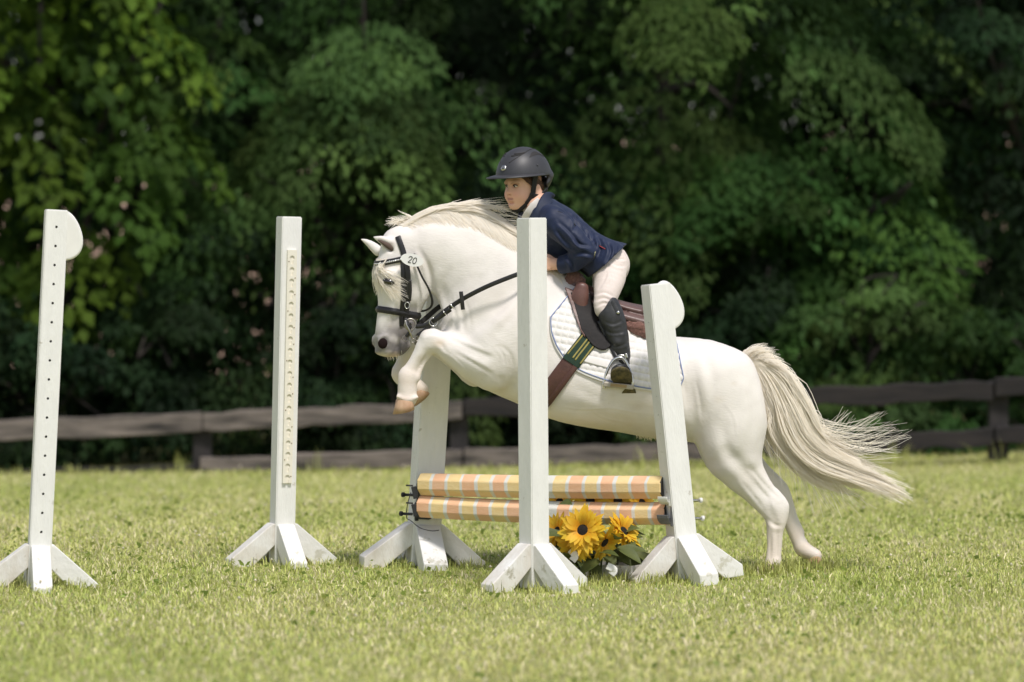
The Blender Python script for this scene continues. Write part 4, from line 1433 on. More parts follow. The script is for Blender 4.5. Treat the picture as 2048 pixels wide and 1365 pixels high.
# left edge, bottom edge and right edge traced on the near side
bots = [(1098, 632), (1101, 668), (1118, 706), (1150, 738), (1205, 760), (1262, 772), (1310, 779), (1348, 779), (1364, 752)]
for sd in (-1, 1):
    nu, nv = 150, 104
    P, Nn, UV = patch(tops, bots, nu, nv, 0.8, sd)
    # quilting follows the cloth: rows of puffed squares, a flat bound edge
    cell = 13.5
    ang = R(11)
    qu = UV[..., 0] * math.cos(ang) + UV[..., 1] * math.sin(ang)
    qv = -UV[..., 0] * math.sin(ang) + UV[..., 1] * math.cos(ang)
    puff = (np.abs(np.sin(np.pi * qu / cell)) * np.abs(np.sin(np.pi * qv / cell))) ** 0.55
    edge = np.minimum(np.minimum(np.arange(nu)[:, None], nu - 1 - np.arange(nu)[:, None]) * 1.6, (nv - 1 - np.arange(nv))[None, :] * 1.4)
    binding = edge < 5
    thick = np.where(binding, 3.2, 1.4 + 3.4 * puff) / S
    for _ in range(2):      # relax the sheet over the wither
        P[1:-1, 1:-1] = 0.5 * P[1:-1, 1:-1] + 0.125 * (P[2:, 1:-1] + P[:-2, 1:-1] + P[1:-1, 2:] + P[1:-1, :-2])
    V, F = sheet(P, Nn, thick)
    pdm('quilted_side', (V, F), m_pad)
    # piping just inside the binding
    Pe = np.concatenate([P[4, 3:nv - 5] + Nn[4, 3:nv - 5] * 3.8 / S, P[4:nu - 4, nv - 5] + Nn[4:nu - 4, nv - 5] * 3.8 / S, (P[nu - 5, 3:nv - 5] + Nn[nu - 5, 3:nv - 5] * 3.8 / S)[::-1]])
    pdm('piping', tube(Pe, 1.3 / S, 6), m_blue)
    # straps on the cloth
    if sd == -1:
        P, N_ = skin_path([(1128, 700), (1170, 715), (1218, 728)], sd, 5.2)
        pdm('girth_loop', ribbon(P, N_, 15 / S, 1.4 / S), m_pad)

# ------------------------------------------------------------------ girth
girth = empty('girth', HP((1130, 750, -90)))
tag(girth, 'brown leather girth with green and gold webbing under the pony\'s belly', 'girth')
gi = own(girth)
P, N_ = skin_path([(1146, 715), (1128, 738), (1108, 765), (1090, 790), (1076, 806)], -1, 2.0)
gi('strap', ribbon(P, N_, 36 / S, 4 / S), m_girth)
P, N_ = skin_path([(1155, 722), (1138, 746), (1118, 773), (1098, 800)], -1, 4.0)
gi('edge_strap', ribbon(P, N_, 11 / S, 3.4 / S), m_girth)
P, N_ = skin_path([(1176, 678), (1162, 696), (1146, 716), (1140, 724)], -1, 6.2)
gi('webbing', ribbon(P, N_, 38 / S, 1.6 / S), m_green)
for o_ in (-15, -2.5, 4, 15.5):
    P, N_ = skin_path([(1176 + o_ * 0.8, 678 + o_ * 0.6), (1162 + o_ * 0.8, 696 + o_ * 0.6), (1146 + o_ * 0.8, 716 + o_ * 0.6)], -1, 7.8)
    gi('gold_stripe', ribbon(P, N_, 3 / S, 0.8 / S), m_gold)
P, N_ = skin_path([(1146, 715), (1128, 738), (1108, 765), (1090, 790), (1076, 806)], 1, 2.0)
gi('strap', ribbon(P, N_, 36 / S, 4 / S), m_girth)

# ------------------------------------------------------------------ saddle
saddle = empty('saddle', HP((1210, 640, 0)))
tag(saddle, 'brown leather jumping saddle with padded knee rolls and fleece lining', 'saddle')
sa = own(saddle)
def sculpt_part(name, lo, hi, h, fn, m, parent, rootobj, smooth=1):
    sc = Sculpt(lo, hi, h)
    fn(sc)
    me, vv, ff = sculpt_mesh(name, sc, smooth)
    o = link(name, me, m)
    attach(o, parent, rootobj)
    return o, me, vv
# seat: pommel, dip, cantle
def f_seat(sc):
    sc.loft([(1150, 572, 0, 13, 20), (1175, 583, 0, 13, 34), (1205, 598, 0, 11, 44), (1240, 612, 0, 11, 52), (1275, 622, 0, 13, 54), (1302, 626, 0, 13, 48)], k=6, sub=4)
    sc.loft([(1296, 622, -46, 12, 10), (1308, 620, -24, 13, 12), (1312, 619, 0, 13, 14), (1308, 620, 24, 13, 12), (1296, 622, 46, 12, 10)], k=10, sub=4)
    sc.loft([(1146, 570, -26, 10, 10), (1148, 563, 0, 11, 12), (1146, 570, 26, 10, 10)], k=10, sub=4)
    # panel below
    for sg in (-1, 1):
        sc.loft([(1180, 606, 44 * sg, 10, 18), (1230, 628, 52 * sg, 11, 22), (1290, 645, 50 * sg, 12, 22)], k=4, sub=4)
sculpt_part('seat', (1120, 540, -90), (1335, 690, 90), 2.5, f_seat, pmat('seat_leather', (0.135, 0.080, 0.072), rough=0.4, var=0.2, scale=14, bump=0.1), saddle, saddle)
for sd in (-1, 1):
    # flap: thick leather sheet
    P, Nn, UV = patch([(1138, 590), (1165, 592), (1195, 608), (1222, 630)], [(1160, 660), (1184, 692), (1206, 700), (1226, 684)], 40, 40, 7.5, sd)
    P = P.copy()
    sa('flap', sheet(P, Nn, np.full(P.shape[:2], 3.0 / S)), m_flap_leather)
    P, Nn, UV = patch([(1128, 580), (1140, 584), (1150, 590)], [(1143, 622), (1158, 660), (1168, 676)], 16, 30, 6.8, sd)
    sa('front_panel', sheet(P, Nn, np.full(P.shape[:2], 3.4 / S)), m_brown_leather)
    # knee roll
    c = cast(1160, 602, sd, 12)[0]
    kp = to_px(c)
    def f_roll(sc, kp=kp, sd=sd):
        sc.loft([(1163, 573, kp[2], 13, 9), (1159, 592, kp[2] + 1 * sd, 17.5, 11), (1158, 615, kp[2] + 3 * sd, 14.5, 9), (1160, 640, kp[2] + 3 * sd, 5, 4)], k=4, sub=4)
    sculpt_part('knee_roll', (1132, 545, kp[2] - 26), (1190, 662, kp[2] + 26), 2.0, f_roll, m_brown_leather, saddle, saddle)
    # stirrup leather
    sa('stirrup_leather', strap3([(1196, 640, -97 * -sd), (1212, 675, -103 * -sd), (1226, 705, -112 * -sd), (1234, 716, -118 * -sd)], 8, 2.4), m_black_leather)
# fleece half pad: rear roll and pommel tuft on each side
def fleece_noise(sc):
    sc.noise(7, 1.5, seed=8)
    sc.noise(3.6, 0.7, seed=9)
for sg in (-1, 1):
    def f_fl(sc, sg=sg):
        sc.loft([(1252, 648, 62 * sg, 11, 13), (1275, 656, 66 * sg, 14, 13), (1305, 664, 62 * sg, 14, 13), (1330, 668, 54 * sg, 10, 11)], k=6)
        fleece_noise(sc)
    sculpt_part('fleece', (1230, 625, min(30 * sg, 95 * sg)), (1350, 690, max(30 * sg, 95 * sg)), 1.8, f_fl, m_fleece, saddle, saddle, smooth=0)
def f_fl2(sc):
    for sg in (-1, 1):
        sc.loft([(1138, 566, 22 * sg, 13, 14), (1150, 556, 26 * sg, 14, 14), (1160, 562, 34 * sg, 10, 11)], k=6)
    sc.loft([(1142, 556, -22, 10, 10), (1145, 548, 0, 10, 10), (1142, 556, 22, 10, 10)], k=6)
    fleece_noise(sc)
sculpt_part('pommel_fleece', (1115, 530, -70), (1185, 592, 70), 1.8, f_fl2, m_fleece, saddle, saddle, smooth=0)

# stirrup irons
def stirrup(sd):
    c = np.array([1232.0, 745.0, 118.0 * sd])
    if sd == 1:
        c = np.array([1232.0, 745.0, 112.0])
    arch = [(-26, 27, 0), (-27.5, 18, 0), (-22, -4, 0), (-10, -26, 0), (2, -33, 0), (13, -29, 0), (24, -6, 0), (29, 14, 0), (29, 21, 0)]
    P = spline([c + np.array(p) for p in arch], 5)
    V1 = tube(HP(P), 4.0 / S, 8, flat=1.7, up=(0, 1, 0))
    bm = bmesh.new()
    a = c + np.array([-27, 25, 0]); b = c + np.array([30, 19, 0])
    mid = (a + b) / 2
    o = sa('stirrup_iron', V1, m_steel)
    m = Matrix.Translation(Vector(HP(mid))) @ Matrix.Rotation(R(6.0), 4, 'Y')
    bmesh.ops.create_cube(bm, size=1.0, matrix=m @ Matrix.Diagonal((60 / S, 26 / S, 10 / S, 1)))
    t = bm_obj('tread', bm, pmat('stirrup_tread', (0.44, 0.40, 0.33), rough=0.45, metallic=0.4, var=0.2), bevel=0.004)
    attach(t, o, saddle)
    bm = bmesh.new()
    bmesh.ops.create_cube(bm, size=1.0, matrix=m @ Matrix.Translation((0, 13.5 * sd / S, 0.5 / S)) @ Matrix.Diagonal((32 / S, 1.5 / S, 6 / S, 1)))
    t = bm_obj('tread_pad', bm, pmat('tread_pad_tan', (0.36, 0.25, 0.12), rough=0.7, var=0.2))
    attach(t, o, saddle)
    b2 = sa('stirrup_buckle', merge([hp_tube([c + np.array(p) for p in [(-2, -33, 0), (4, -38, -2), (12, -37, -2), (16, -33, -2), (10, -30, -2), (0, -31, -2)]], 1.8), hp_tube([c + np.array(p) for p in [(16, -41, -4), (18, -33, -4)]], 2.6)]), m_steel)
stirrup(-1); stirrup(1)
# ------------------------------------------------------------------ the rider
person = empty('person', HP((1215, 600, 0)))
tag(person, 'young rider in navy jacket, pale breeches, black boots and helmet, crouched forward on the pony', 'person')
def person_part(name, lo, hi, h, fn, m, smooth=1, parent=None):
    sc = Sculpt(lo, hi, h)
    fn(sc)
    me, vv, ff = sculpt_mesh(name, sc, smooth)
    o = link(name, me, m)
    attach(o, parent or person, person)
    return o, me, vv, ff

# head frame: f forward, h up, l towards the rider's left (camera side)
PHI = R(43)
PITCH = R(3)
fw = np.array([-math.cos(PHI), 0.0, -math.sin(PHI)])
lf = np.array([math.sin(PHI), 0.0, -math.cos(PHI)])
up_ = np.array([0.0, -1.0, 0.0])
fwp = fw * math.cos(PITCH) - up_ * math.sin(PITCH)
upp = up_ * math.cos(PITCH) + fw * math.sin(PITCH)
HO = np.array([1046.0, 373.0, 0.0])
KF = 0.87            # a child's face: the figures below are for a slightly larger head
HX_ = (np.stack([fwp, upp, lf], 1), HO)
def hh(f, h, l):
    return HX_[0] @ np.array([f, h, l], float) + HO
def hf(f, h, l):
    return hh(f * KF, h * KF, l * KF)

def f_body(sc):
    L = lambda pts, **k: sc.loft(np.array(pts) * KF, xf=HX_, **k)
    E = lambda c, r, **k: sc.ell(np.array(c) * KF, np.array(r) * KF, xf=HX_, **k)
    # skull and face
    E((-6, 14, 0), (43, 38, 35), k=8)
    E((10, -8, 0), (33, 36, 29), k=12)
    E((18, -28, 0), (24, 21, 19.5), k=12)
    E((33, -43.5, 0), (9, 8, 9), k=10)          # chin
    for s in (-1, 1):
        L([(-4, -14, 25 * s, 8, 7), (6, -31, 20 * s, 7.5, 7), (24, -43, 9 * s, 7, 7)], k=10)   # jaw
        E((24, -19, 17 * s), (14, 14, 11), k=10)   # cheek
        E((35, 10, 12 * s), (6.5, 4.5, 11), k=8)   # brow
        E((39.5, 2.5, 14 * s), (5.5, 4.6, 8.0), k=4, op='cut')
        E((42.5, -14, 5.4 * s), (4.0, 3.2, 3.4), k=3)  # nostril wings
        E((44.5, -17, 3.4 * s), (1.8, 1.8, 1.6), k=1.5, op='cut')
        E((-11, -7, 36 * s), (8, 13, 6), k=3)     # ear
        E((-9, -7, 42 * s), (4.5, 8, 3.4), k=2, op='cut')
    L([(37, 4, 0, 4.2, 3.6), (42, -4, 0, 4.4, 4.0), (48, -11.5, 0, 5.2, 5.0)], k=5)
    E((42, -14, 0), (4.5, 3, 4), k=4)
    E((38.5, -24.5, 0), (4.6, 2.8, 9.5), k=3)      # lips
    E((37.5, -29.8, 0), (4.6, 3.0, 8.2), k=3)
    L([(41.5, -27, -10, 1.2, 1.1), (42.6, -27.2, 0, 1.2, 1.1), (41.5, -27, 10, 1.2, 1.1)], k=2, op='cut')
    E((38, -36, 0), (4, 2.2, 8), k=5, op='cut')
    # neck and trunk
    sc.loft([(1058, 385, 4, 27, 24), (1072, 405, 2, 25, 26), (1086, 425, 0, 30, 40)], k=10)
    sc.loft([(1086, 428, 0, 34, 46), (1108, 458, 0, 44, 54), (1140, 478, 0, 40, 50), (1172, 497, 0, 37, 44), (1210, 520, 0, 38, 46)], k=10)
    for s in (-1, 1):
        # arm
        sc.loft([(1106, 440, 54 * s, 22, 20), (1140, 474, 66 * s, 19, 17), (1172, 504, 68 * s, 16, 15), (1150, 522, 60 * s, 14, 13), (1122, 529, 52 * s, 10.5, 10.5), (1112, 529, 48 * s, 9, 9.5)], k=7)
        # palm, curled fingers, thumb on the rein
        sc.loft([(1114, 528, 48 * s, 11, 10), (1100, 528, 46 * s, 13, 9), (1092, 529, 46 * s, 11, 8)], k=4)
        for i, (y0, ln) in enumerate(((518, 11), (524.5, 12), (531, 11), (537, 9))):
            sc.loft([(1098, y0, 50 * s, 4.4, 4.4), (1088 - ln * 0.2, y0 - 1, 51 * s, 4.2, 4.2), (1084, y0 + 1, 43 * s, 4.0, 4.0), (1090, y0 + 2, 37 * s, 3.8, 3.8)], k=1.5, sub=3)
        sc.loft([(1106, 520, 42 * s, 5.5, 5.5), (1096, 513, 40 * s, 5, 5), (1086, 512, 40 * s, 4.2, 4.2)], k=2.5, sub=3)
        # leg
        sc.loft([(1214, 530, 32 * s, 28, 24), (1216, 562, 58 * s, 23, 22), (1208, 600, 85 * s, 14, 14), (1207, 612, 92 * s, 12, 12)], k=8)
        sc.loft([(1207, 612, 92 * s, 12, 12), (1222, 640, 98 * s, 18, 17), (1235, 680, 100 * s, 14, 14), (1246, 722, 102 * s, 10, 10), (1250, 752, 104 * s, 11, 11)], k=6)
        sc.loft([(1251, 758, 98 * s, 8, 8), (1243, 752, 112 * s, 7, 7), (1238, 748, 122 * s, 6, 6)], k=6)
body_o, body_me, bv, bf = person_part('body', (975, 300, -150), (1275, 800, 150), 2.0, f_body, None, smooth=1)
# skin colours by place on the head; nostril, mouth and eye-socket shade painted in
loc = (bv - HO) @ HX_[0] / KF
fx, hx_, lx_ = loc.T
col = np.tile(np.array([0.80, 0.475, 0.34]), (len(bv), 1))
def sblend(mask, c):
    global col
    mask = np.clip(mask, 0, 1)[:, None]
    col = col * (1 - mask) + np.array(c) * mask
onhead = (bv[:, 1] < 425) & (bv[:, 0] < 1110)
sblend(np.exp(-(((np.abs(lx_) - 17) / 11) ** 2 + ((hx_ + 17) / 10) ** 2)) * (fx > 10) * onhead * 0.5, (0.82, 0.37, 0.30))
sblend(np.exp(-((lx_ / 6) ** 2 + ((hx_ + 13) / 6) ** 2)) * (fx > 30) * onhead * 0.3, (0.70, 0.32, 0.23))
sblend(sstep(11, 7, np.abs(lx_)) * sstep(5.2, 3.4, np.abs(hx_ + 27.3)) * (fx > 33) * onhead * 0.7, (0.62, 0.27, 0.22))
sblend(sstep(1.6, 0.6, np.abs(hx_ + 27.1)) * sstep(11, 8, np.abs(lx_)) * (fx > 33) * onhead * 0.55, (0.24, 0.09, 0.07))
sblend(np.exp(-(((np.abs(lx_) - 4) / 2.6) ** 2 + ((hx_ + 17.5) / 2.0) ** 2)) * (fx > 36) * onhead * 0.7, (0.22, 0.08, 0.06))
brow_h = 9.5 - 0.018 * (np.abs(lx_) - 13) ** 2
sblend(sstep(3.0, 1.2, np.abs(hx_ - brow_h)) * (np.abs(lx_) > 5) * (np.abs(lx_) < 24) * (fx > 22) * onhead * 0.6, (0.20, 0.11, 0.07))
sblend(np.exp(-(((np.abs(lx_) - 14) / 8.5) ** 2 + ((hx_ - 2.5) / 4.5) ** 2)) * (fx > 20) * onhead * 0.32, (0.34, 0.17, 0.12))  # eye-socket shade darkened into the skin colour
set_tint(body_me, col / 0.9)
m_skin = pmat('skin', (0.9, 0.9, 0.9), rough=0.5, var=0.02, scale=40, tint=True, spec=0.35)
body_me.materials.append(m_skin)
# eyes: white, iris
m_eyew = pmat('eye_white', (0.66, 0.60, 0.56), rough=0.25, var=0.03)
m_iris = pmat('brown_iris', (0.025, 0.014, 0.010), rough=0.15, var=0.2)
def hsphere(name, c, r, m, par=None):
    bm = bmesh.new()
    bmesh.ops.create_uvsphere(bm, u_segments=16, v_segments=12, radius=1.0)
    me = bpy.data.meshes.new(name); bm.to_mesh(me); bm.free()
    co = np.array([v.co[:] for v in me.vertices]) * np.array(r) * KF
    W_ = HP(co @ HX_[0].T + hf(*c))
    for vtx, p in zip(me.vertices, W_): vtx.co = p
    me.polygons.foreach_set('use_smooth', [True] * len(me.polygons))
    o = link(name, me, m)
    attach(o, par or person, person)
    return o
for s in (-1, 1):
    e = hsphere('eye', (33.2, 2.2, 13.5 * s), (5.6, 3.2, 6.0), m_eyew)
    hsphere('iris', (37.0, 2.0, 13.0 * s - 1.0), (1.9, 3.0, 3.0), m_iris, e)
    # upper lid crease
    lid = [hf(37.0, 2.0, 13.5 * s - 6.5), hf(39.3, 4.6, 13.5 * s - 3), hf(39.4, 4.8, 13.5 * s + 2), hf(35.6, 2.6, 13.5 * s + 7)]
    V, F = hp_tube(lid, 0.95)
    o = link('eyelid', vf_mesh('eyelid', V, F), pmat('lash_brown', (0.06, 0.03, 0.02), 0.7)); o.parent = person; o.matrix_parent_inverse = Matrix.Translation(-person.location)

# hair: cap under the helmet, strands at the temple, short tail at the nape
m_bhair = pmat('brown_hair', (0.10, 0.048, 0.024), rough=0.55, tint=True, var=0.25, scale=60)
hs = []
for i in range(900):
    s = -1 if i % 2 else 1
    t = RNG.uniform()
    a = np.array([26 - 34 * t + RNG.normal(0, 2), 24 + RNG.normal(0, 3), (24 + 12 * math.sin(t * 2.0)) * s])
    b = np.array([9 - 24 * t + RNG.normal(0, 2), 9 + RNG.normal(0, 4), (36 + RNG.uniform(-1, 2.5)) * s])
    c = np.array([-24 - 4 * t + RNG.normal(0, 2), -6 + RNG.normal(0, 5), (34 + RNG.uniform(-1, 2.5)) * s])
    d = np.array([-36 + RNG.normal(0, 3), -26 + RNG.normal(0, 4), (18 + RNG.normal(0, 3)) * s])
    hs.append([hf(*q) for q in spline([a, b, c, d], 3)])
for i in range(260):
    a = np.array([-40 + RNG.normal(0, 3), -18 + RNG.normal(0, 4), RNG.normal(4, 8)])
    b = np.array([-50 + RNG.normal(0, 3), -25 + RNG.normal(0, 2.5), RNG.normal(6, 5)])
    c = np.array([-55 + RNG.normal(0, 2), -31 + RNG.normal(0, 3), RNG.normal(6, 4)])
    d = c + np.array([RNG.normal(0, 2), -8 + RNG.normal(0, 3), RNG.normal(0, 3)])
    hs.append([hf(*q) for q in spline([a, b, c, d], 3)])
ho = link('hair', strand_mesh('hair', hs, 0.8, 0.3, RNG.uniform(0.7, 1.5, (len(hs), 1)) * np.ones((1, 3))), m_bhair)
ho.parent = person; ho.matrix_parent_inverse = Matrix.Translation(-person.location)
sb_o, sb_me, _, _ = person_part('hair_tie', tuple(hf(-55, -29, 6) - 14), tuple(hf(-55, -29, 6) + 14), 1.4, lambda sc: sc.ell(hf(-53, -28, 6), (9, 5.5, 6)), pmat('tan_hair', (0.34, 0.19, 0.11), 0.7))

# helmet
m_helmet = pmat('matt_black_helmet', (0.040, 0.040, 0.046), rough=0.48, var=0.08, scale=60)
m_vent = pmat('helmet_vent', (0.02, 0.018, 0.018), rough=0.7)
HC = np.array([-3.0, 18.0, 0.0]); HRAD = np.array([61.0, 61.0, 50.0])
def f_helmet(sc):
    sc.ell(HC, HRAD, xf=HX_, k=4)
    # ear cut-outs, face opening, neck
    sc.ell((-3, -178, 0), (400, 200, 400), k=4, op='cut', xf=HX_)
    # rear skirt
    sc.loft([(-38, 13, -36, 15, 6), (-50, 4, -19, 21, 6), (-54, 0, 0, 24, 6), (-50, 4, 19, 21, 6), (-38, 13, 36, 15, 6)], k=10, xf=HX_)
    sc.ell((-4, 12, 0), (51, 58, 42), k=3, op='cut', xf=HX_)
hel_o, hel_me, hv_, hf_ = person_part('helmet', (975, 280, -80), (1125, 420, 85), 1.5, f_helmet, m_helmet, smooth=2)
HB = BVHTree.FromPolygons([tuple(x) for x in HP(hv_)], [tuple(int(i) for i in f) for f in hf_])
def hel_pt(az, el, off=0.5):
    """on the shell: az from the front towards the rider's left, el up"""
    d = np.array([math.cos(R(el)) * math.cos(R(az)), math.sin(R(el)), math.cos(R(el)) * math.sin(R(az))])
    o = HC + d * 200
    a = Vector(HP(HX_[0] @ o + HO)); b = Vector(HP(HX_[0] @ HC + HO))
    h = HB.ray_cast(a, (b - a).normalized())
    p = h[0]; n = (a - b).normalized()
    return np.array(p + n * off / S), np.array(n)
def hel_part(name, VF, m, par=None):
    me = vf_mesh(name, *VF)
    bm = bmesh.new(); bm.from_mesh(me); bmesh.ops.recalc_face_normals(bm, faces=bm.faces[:]); bm.to_mesh(me); bm.free()
    o = link(name, me, m); attach(o, par or hel_o, person)
    return o
# brim: curved peak across the front
bv_, bf_ = [], []
na = 40
for i in range(na + 1):
    az = -118 + 236 * i / na
    d = np.array([math.cos(R(az)), 0, math.sin(R(az))])
    base = np.array([HC[0], 23.0, 0]) + d * np.array([60.0, 0, 49.0])
    ext = 24 * max(0.0, math.cos(R(az * 0.80))) ** 1.5 + 1.5
    tip = base + d * np.array([ext, 0, ext * 0.8]) + np.array([0, -3.5 * (ext / 26) , 0])
    for q in (base + (0, 3.4, 0) - d * 3, base + d * 1.5 + (0, 1.6, 0), (base + tip) / 2 + (0, 1.4, 0), tip + (0, 0.2, 0), tip + (0, -2.0, 0), (base + tip) / 2 + (0, -1.8, 0), base + (0, -2.6, 0) - d * 3):
        bv_.append(HX_[0] @ q + HO)
k7 = 7
for i in range(na):
    for j in range(k7):
        j2 = (j + 1) % k7
        bf_.append((i * k7 + j, i * k7 + j2, (i + 1) * k7 + j2, (i + 1) * k7 + j))
hel_part('brim', (HP(np.array(bv_)), np.array(bf_)), m_helmet)
def shell_line(azel, w_=1.4, off=0.1):
    P = [hel_pt(a, e, off)[0] for a, e in spline(azel, 6)]
    return tube(np.array(P), w_ / S, 6)
def shell_patch(top, bot, n=16, off=0.5):
    A = spline(top, 8); B_ = spline(bot, 8)
    A = A[np.linspace(0, len(A) - 1, n).round().astype(int)]; B_ = B_[np.linspace(0, len(B_) - 1, n).round().astype(int)]
    V, F = [], []
    for j in range(4):
        for i in range(n):
            q = A[i] + (B_[i] - A[i]) * j / 3
            V.append(hel_pt(q[0], q[1], off)[0])
    for j in range(3):
        for i in range(n - 1):
            F.append((j * n + i, j * n + i + 1, (j + 1) * n + i + 1, (j + 1) * n + i))
    return np.array(V), np.array(F)
for s in (1, -1):
    hel_part('vent', shell_patch([(66 * s, 46), (82 * s, 58), (110 * s, 60), (138 * s, 44)], [(66 * s, 45), (86 * s, 50), (110 * s, 51), (138 * s, 42)], off=0.6), m_vent)
    hel_part('seam', shell_line([(14 * s, 30), (32 * s, 44), (52 * s, 56), (76 * s, 66), (120 * s, 70), (160 * s, 62)], 0.8), m_vent)
    hel_part('front_slot', merge([shell_line([(20 * s, 52), (36 * s, 54), (54 * s, 58)], 1.8), shell_line([(14 * s, 46), (26 * s, 48), (42 * s, 52)], 1.6)]), m_vent)
    p, n = hel_pt(84 * s, 27, 0.0)
    hel_part('rivet', tube(np.array([p, p + n * 1.4 / S]), 2.0 / S, 8), m_helmet)
# badge: silver disc with a ring and two upright strokes
p, n = hel_pt(4, 19.5, 0.0)
bd = hel_part('badge', tube(np.array([p - n * 1 / S, p + n * 1.5 / S]), 6.3 / S, 20), m_steel)
rt = np.cross(n, (0, 0, 1.0)); rt /= np.linalg.norm(rt); uu_ = np.cross(rt, n)
c0 = p + n * 1.8 / S
hel_part('badge_mark', merge([tube(np.array([c0 + rt * x0 / S - uu_ * 3 / S, c0 + rt * x1 / S + uu_ * 3 / S]), 0.6 / S, 6) for x0, x1 in ((-3, -3), (-3, -0.5), (-0.2, -0.5), (2.6, 2.6))]), pmat('badge_dark', (0.1, 0.1, 0.11), 0.4), bd)
# harness
m_web = pmat('black_webbing', (0.012, 0.012, 0.013), rough=0.7, var=0.2, scale=80)
def hstrap(pts, wd, th=1.6):
    P = spline([hf(*q) for q in pts], 6)
    Wp = HP(P)
    cen = HP(hf(-2, -8, 0))
    N_ = Wp - cen
    N_ /= np.linalg.norm(N_, axis=1)[:, None]
    return ribbon(Wp, N_, wd / S, th / S)
for s in (1, -1):
    hel_part('harness_strap', hstrap([(2, 26, 46 * s), (3, 8, 41 * s), (3, -8, 37 * s), (4, -22, 34 * s), (12, -38, 25 * s), (22, -50, 13 * s), (26, -54, 0)], 11, 2.4), m_web)
    hel_part('harness_pad', hstrap([(3, -16, 36.5 * s), (6, -28, 32 * s), (13, -40, 25 * s)], 15, 2.2), m_web)
    hel_part('harness_strap', hstrap([(4, -22, 35.5 * s), (-8, -24, 37.5 * s), (-22, -20, 37 * s), (-42, -8, 34 * s), (-56, 6, 18 * s)], 11, 2.4), m_web)
hel_part('chin_strap', hstrap([(14, -42, 24), (24, -53, 11), (28, -55, 0), (24, -53, -11), (14, -42, -24)], 7, 2.4), m_web)

# shirt collar and stock
m_shirt = pmat('white_shirt', (0.74, 0.69, 0.66), rough=0.8, var=0.06, scale=25, bump=0.15, bscale=30)
def f_shirt(sc):
    sc.loft([(1065, 396, 4, 28, 27), (1074, 410, 3, 30, 31), (1083, 432, 0, 34, 44)], k=8)
    sc.plane((1056, 407, 0), (-0.35, -1.0, 0))
    sc.noise(12, 0.7, seed=21)
person_part('shirt', (1010, 370, -80), (1125, 470, 80), 2.0, f_shirt, m_shirt)
def pp(name, VF, m, par=None):
    me = vf_mesh(name, *VF)
    bm = bmesh.new(); bm.from_mesh(me); bmesh.ops.recalc_face_normals(bm, faces=bm.faces[:]); bm.to_mesh(me); bm.free()
    o = link(name, me, m); attach(o, par or person, person)
    return o
m_navy = pmat('navy_jacket', (0.007, 0.014, 0.044), rough=0.58, base2=(0.012, 0.021, 0.060), scale=22, tint=True, bump=0.22, bscale=34, sheen=0.08, spec=0.35)
m_tie = pmat('dark_tie', (0.012, 0.016, 0.035), rough=0.5, var=0.2)
pp('tie', merge([hp_tube([(1042, 424, -10), (1042, 438, -12), (1046, 460, -12)], [5, 7, 8], flat=0.6)]), m_tie)
# shirt collar points
pp('collar', strap3([(1080, 402, -36), (1068, 412, -38), (1057, 426, -34), (1050, 438, -24)], 16, 2.0), m_shirt)

# jacket
def f_jacket(sc):
    sc.loft([(1083, 424, 0, 31, 44), (1093, 437, 0, 41, 55), (1113, 460, 0, 51, 60), (1143, 482, 0, 46, 56), (1172, 500, 0, 42, 51), (1205, 520, 0, 45, 60), (1236, 539, 0, 53, 76), (1262, 556, 0, 57, 86)], k=8, sub=4)
    for s in (-1, 1):
        sc.ell((1106, 438, 50 * s), (28, 25, 24), k=16)
        sc.loft([(1178, 500, 36 * s, 36, 22), (1212, 524, 48 * s, 43, 34), (1242, 547, 58 * s, 48, 42)], k=14)
        sc.loft([(1108, 442, 58 * s, 29, 25), (1132, 466, 68 * s, 27, 24), (1156, 490, 74 * s, 25, 23), (1168, 504, 74 * s, 23, 22)], k=7, sub=4)
        sc.loft([(1168, 505, 74 * s, 23, 21), (1152, 519, 66 * s, 22, 20), (1132, 527, 57 * s, 19, 17), (1120, 529, 52 * s, 17.5, 16)], k=5, sub=4, cap=0.35)
    # opening at the throat
    sc.ell((1046, 424, 0), (30, 26, 22), k=5, op='cut')
    sc.ell((1060, 392, 0), (31, 30, 30), k=4, op='cut')
    # hem
    sc.plane((1217, 520, 0), (0.66, 0.75, 0))
    # sleeve ends and hollow cuffs
    for s in (-1, 1):
        sc.ell((1106, 529, 47 * s), (12, 13, 13), k=2, op='cut')
    sc.noise(26, 1.3, seed=31)
    sc.noise(11, 0.45, seed=32)
jk_o, jk_me, jv, jf = person_part('jacket', (1020, 372, -125), (1290, 590, 125), 2.2, f_jacket, m_navy, smooth=1)
crease(jk_me, jv, [[(1120, 420), (1142, 432), (1150, 448), (1146, 462)], [(1150, 432), (1164, 446), (1170, 462)], [(1166, 446), (1182, 462), (1186, 480)], [(1118, 446), (1134, 460), (1150, 478), (1160, 492)],
                   [(1112, 462), (1126, 480), (1142, 494)], [(1146, 478), (1158, 488), (1176, 492)], [(1150, 508), (1164, 506), (1182, 510)], [(1134, 514), (1142, 526), (1146, 540)], [(1192, 470), (1200, 488), (1196, 510)],
                   [(1212, 482), (1220, 502), (1212, 524)], [(1230, 488), (1230, 506), (1222, 524)]], 3.6, 3.2)
jt = np.ones((len(jv), 3))
set_tint(jk_me, jt)
# collar and lapels
pp('jacket_collar', strap3([(1101, 399, 0), (1096, 397, -22), (1089, 407, -41), (1081, 425, -52), (1070, 448, -52)], 25, 4.0), pmat('navy_collar', (0.010, 0.017, 0.045), rough=0.7, var=0.2, scale=40), jk_o)
pp('jacket_collar', strap3([(1101, 399, 0), (1096, 397, 22), (1089, 407, 41), (1081, 425, 52), (1070, 448, 52)], 25, 4.0), MATS['navy_collar'], jk_o)
m_red = pmat('red_trim', (0.30, 0.03, 0.05), rough=0.7)
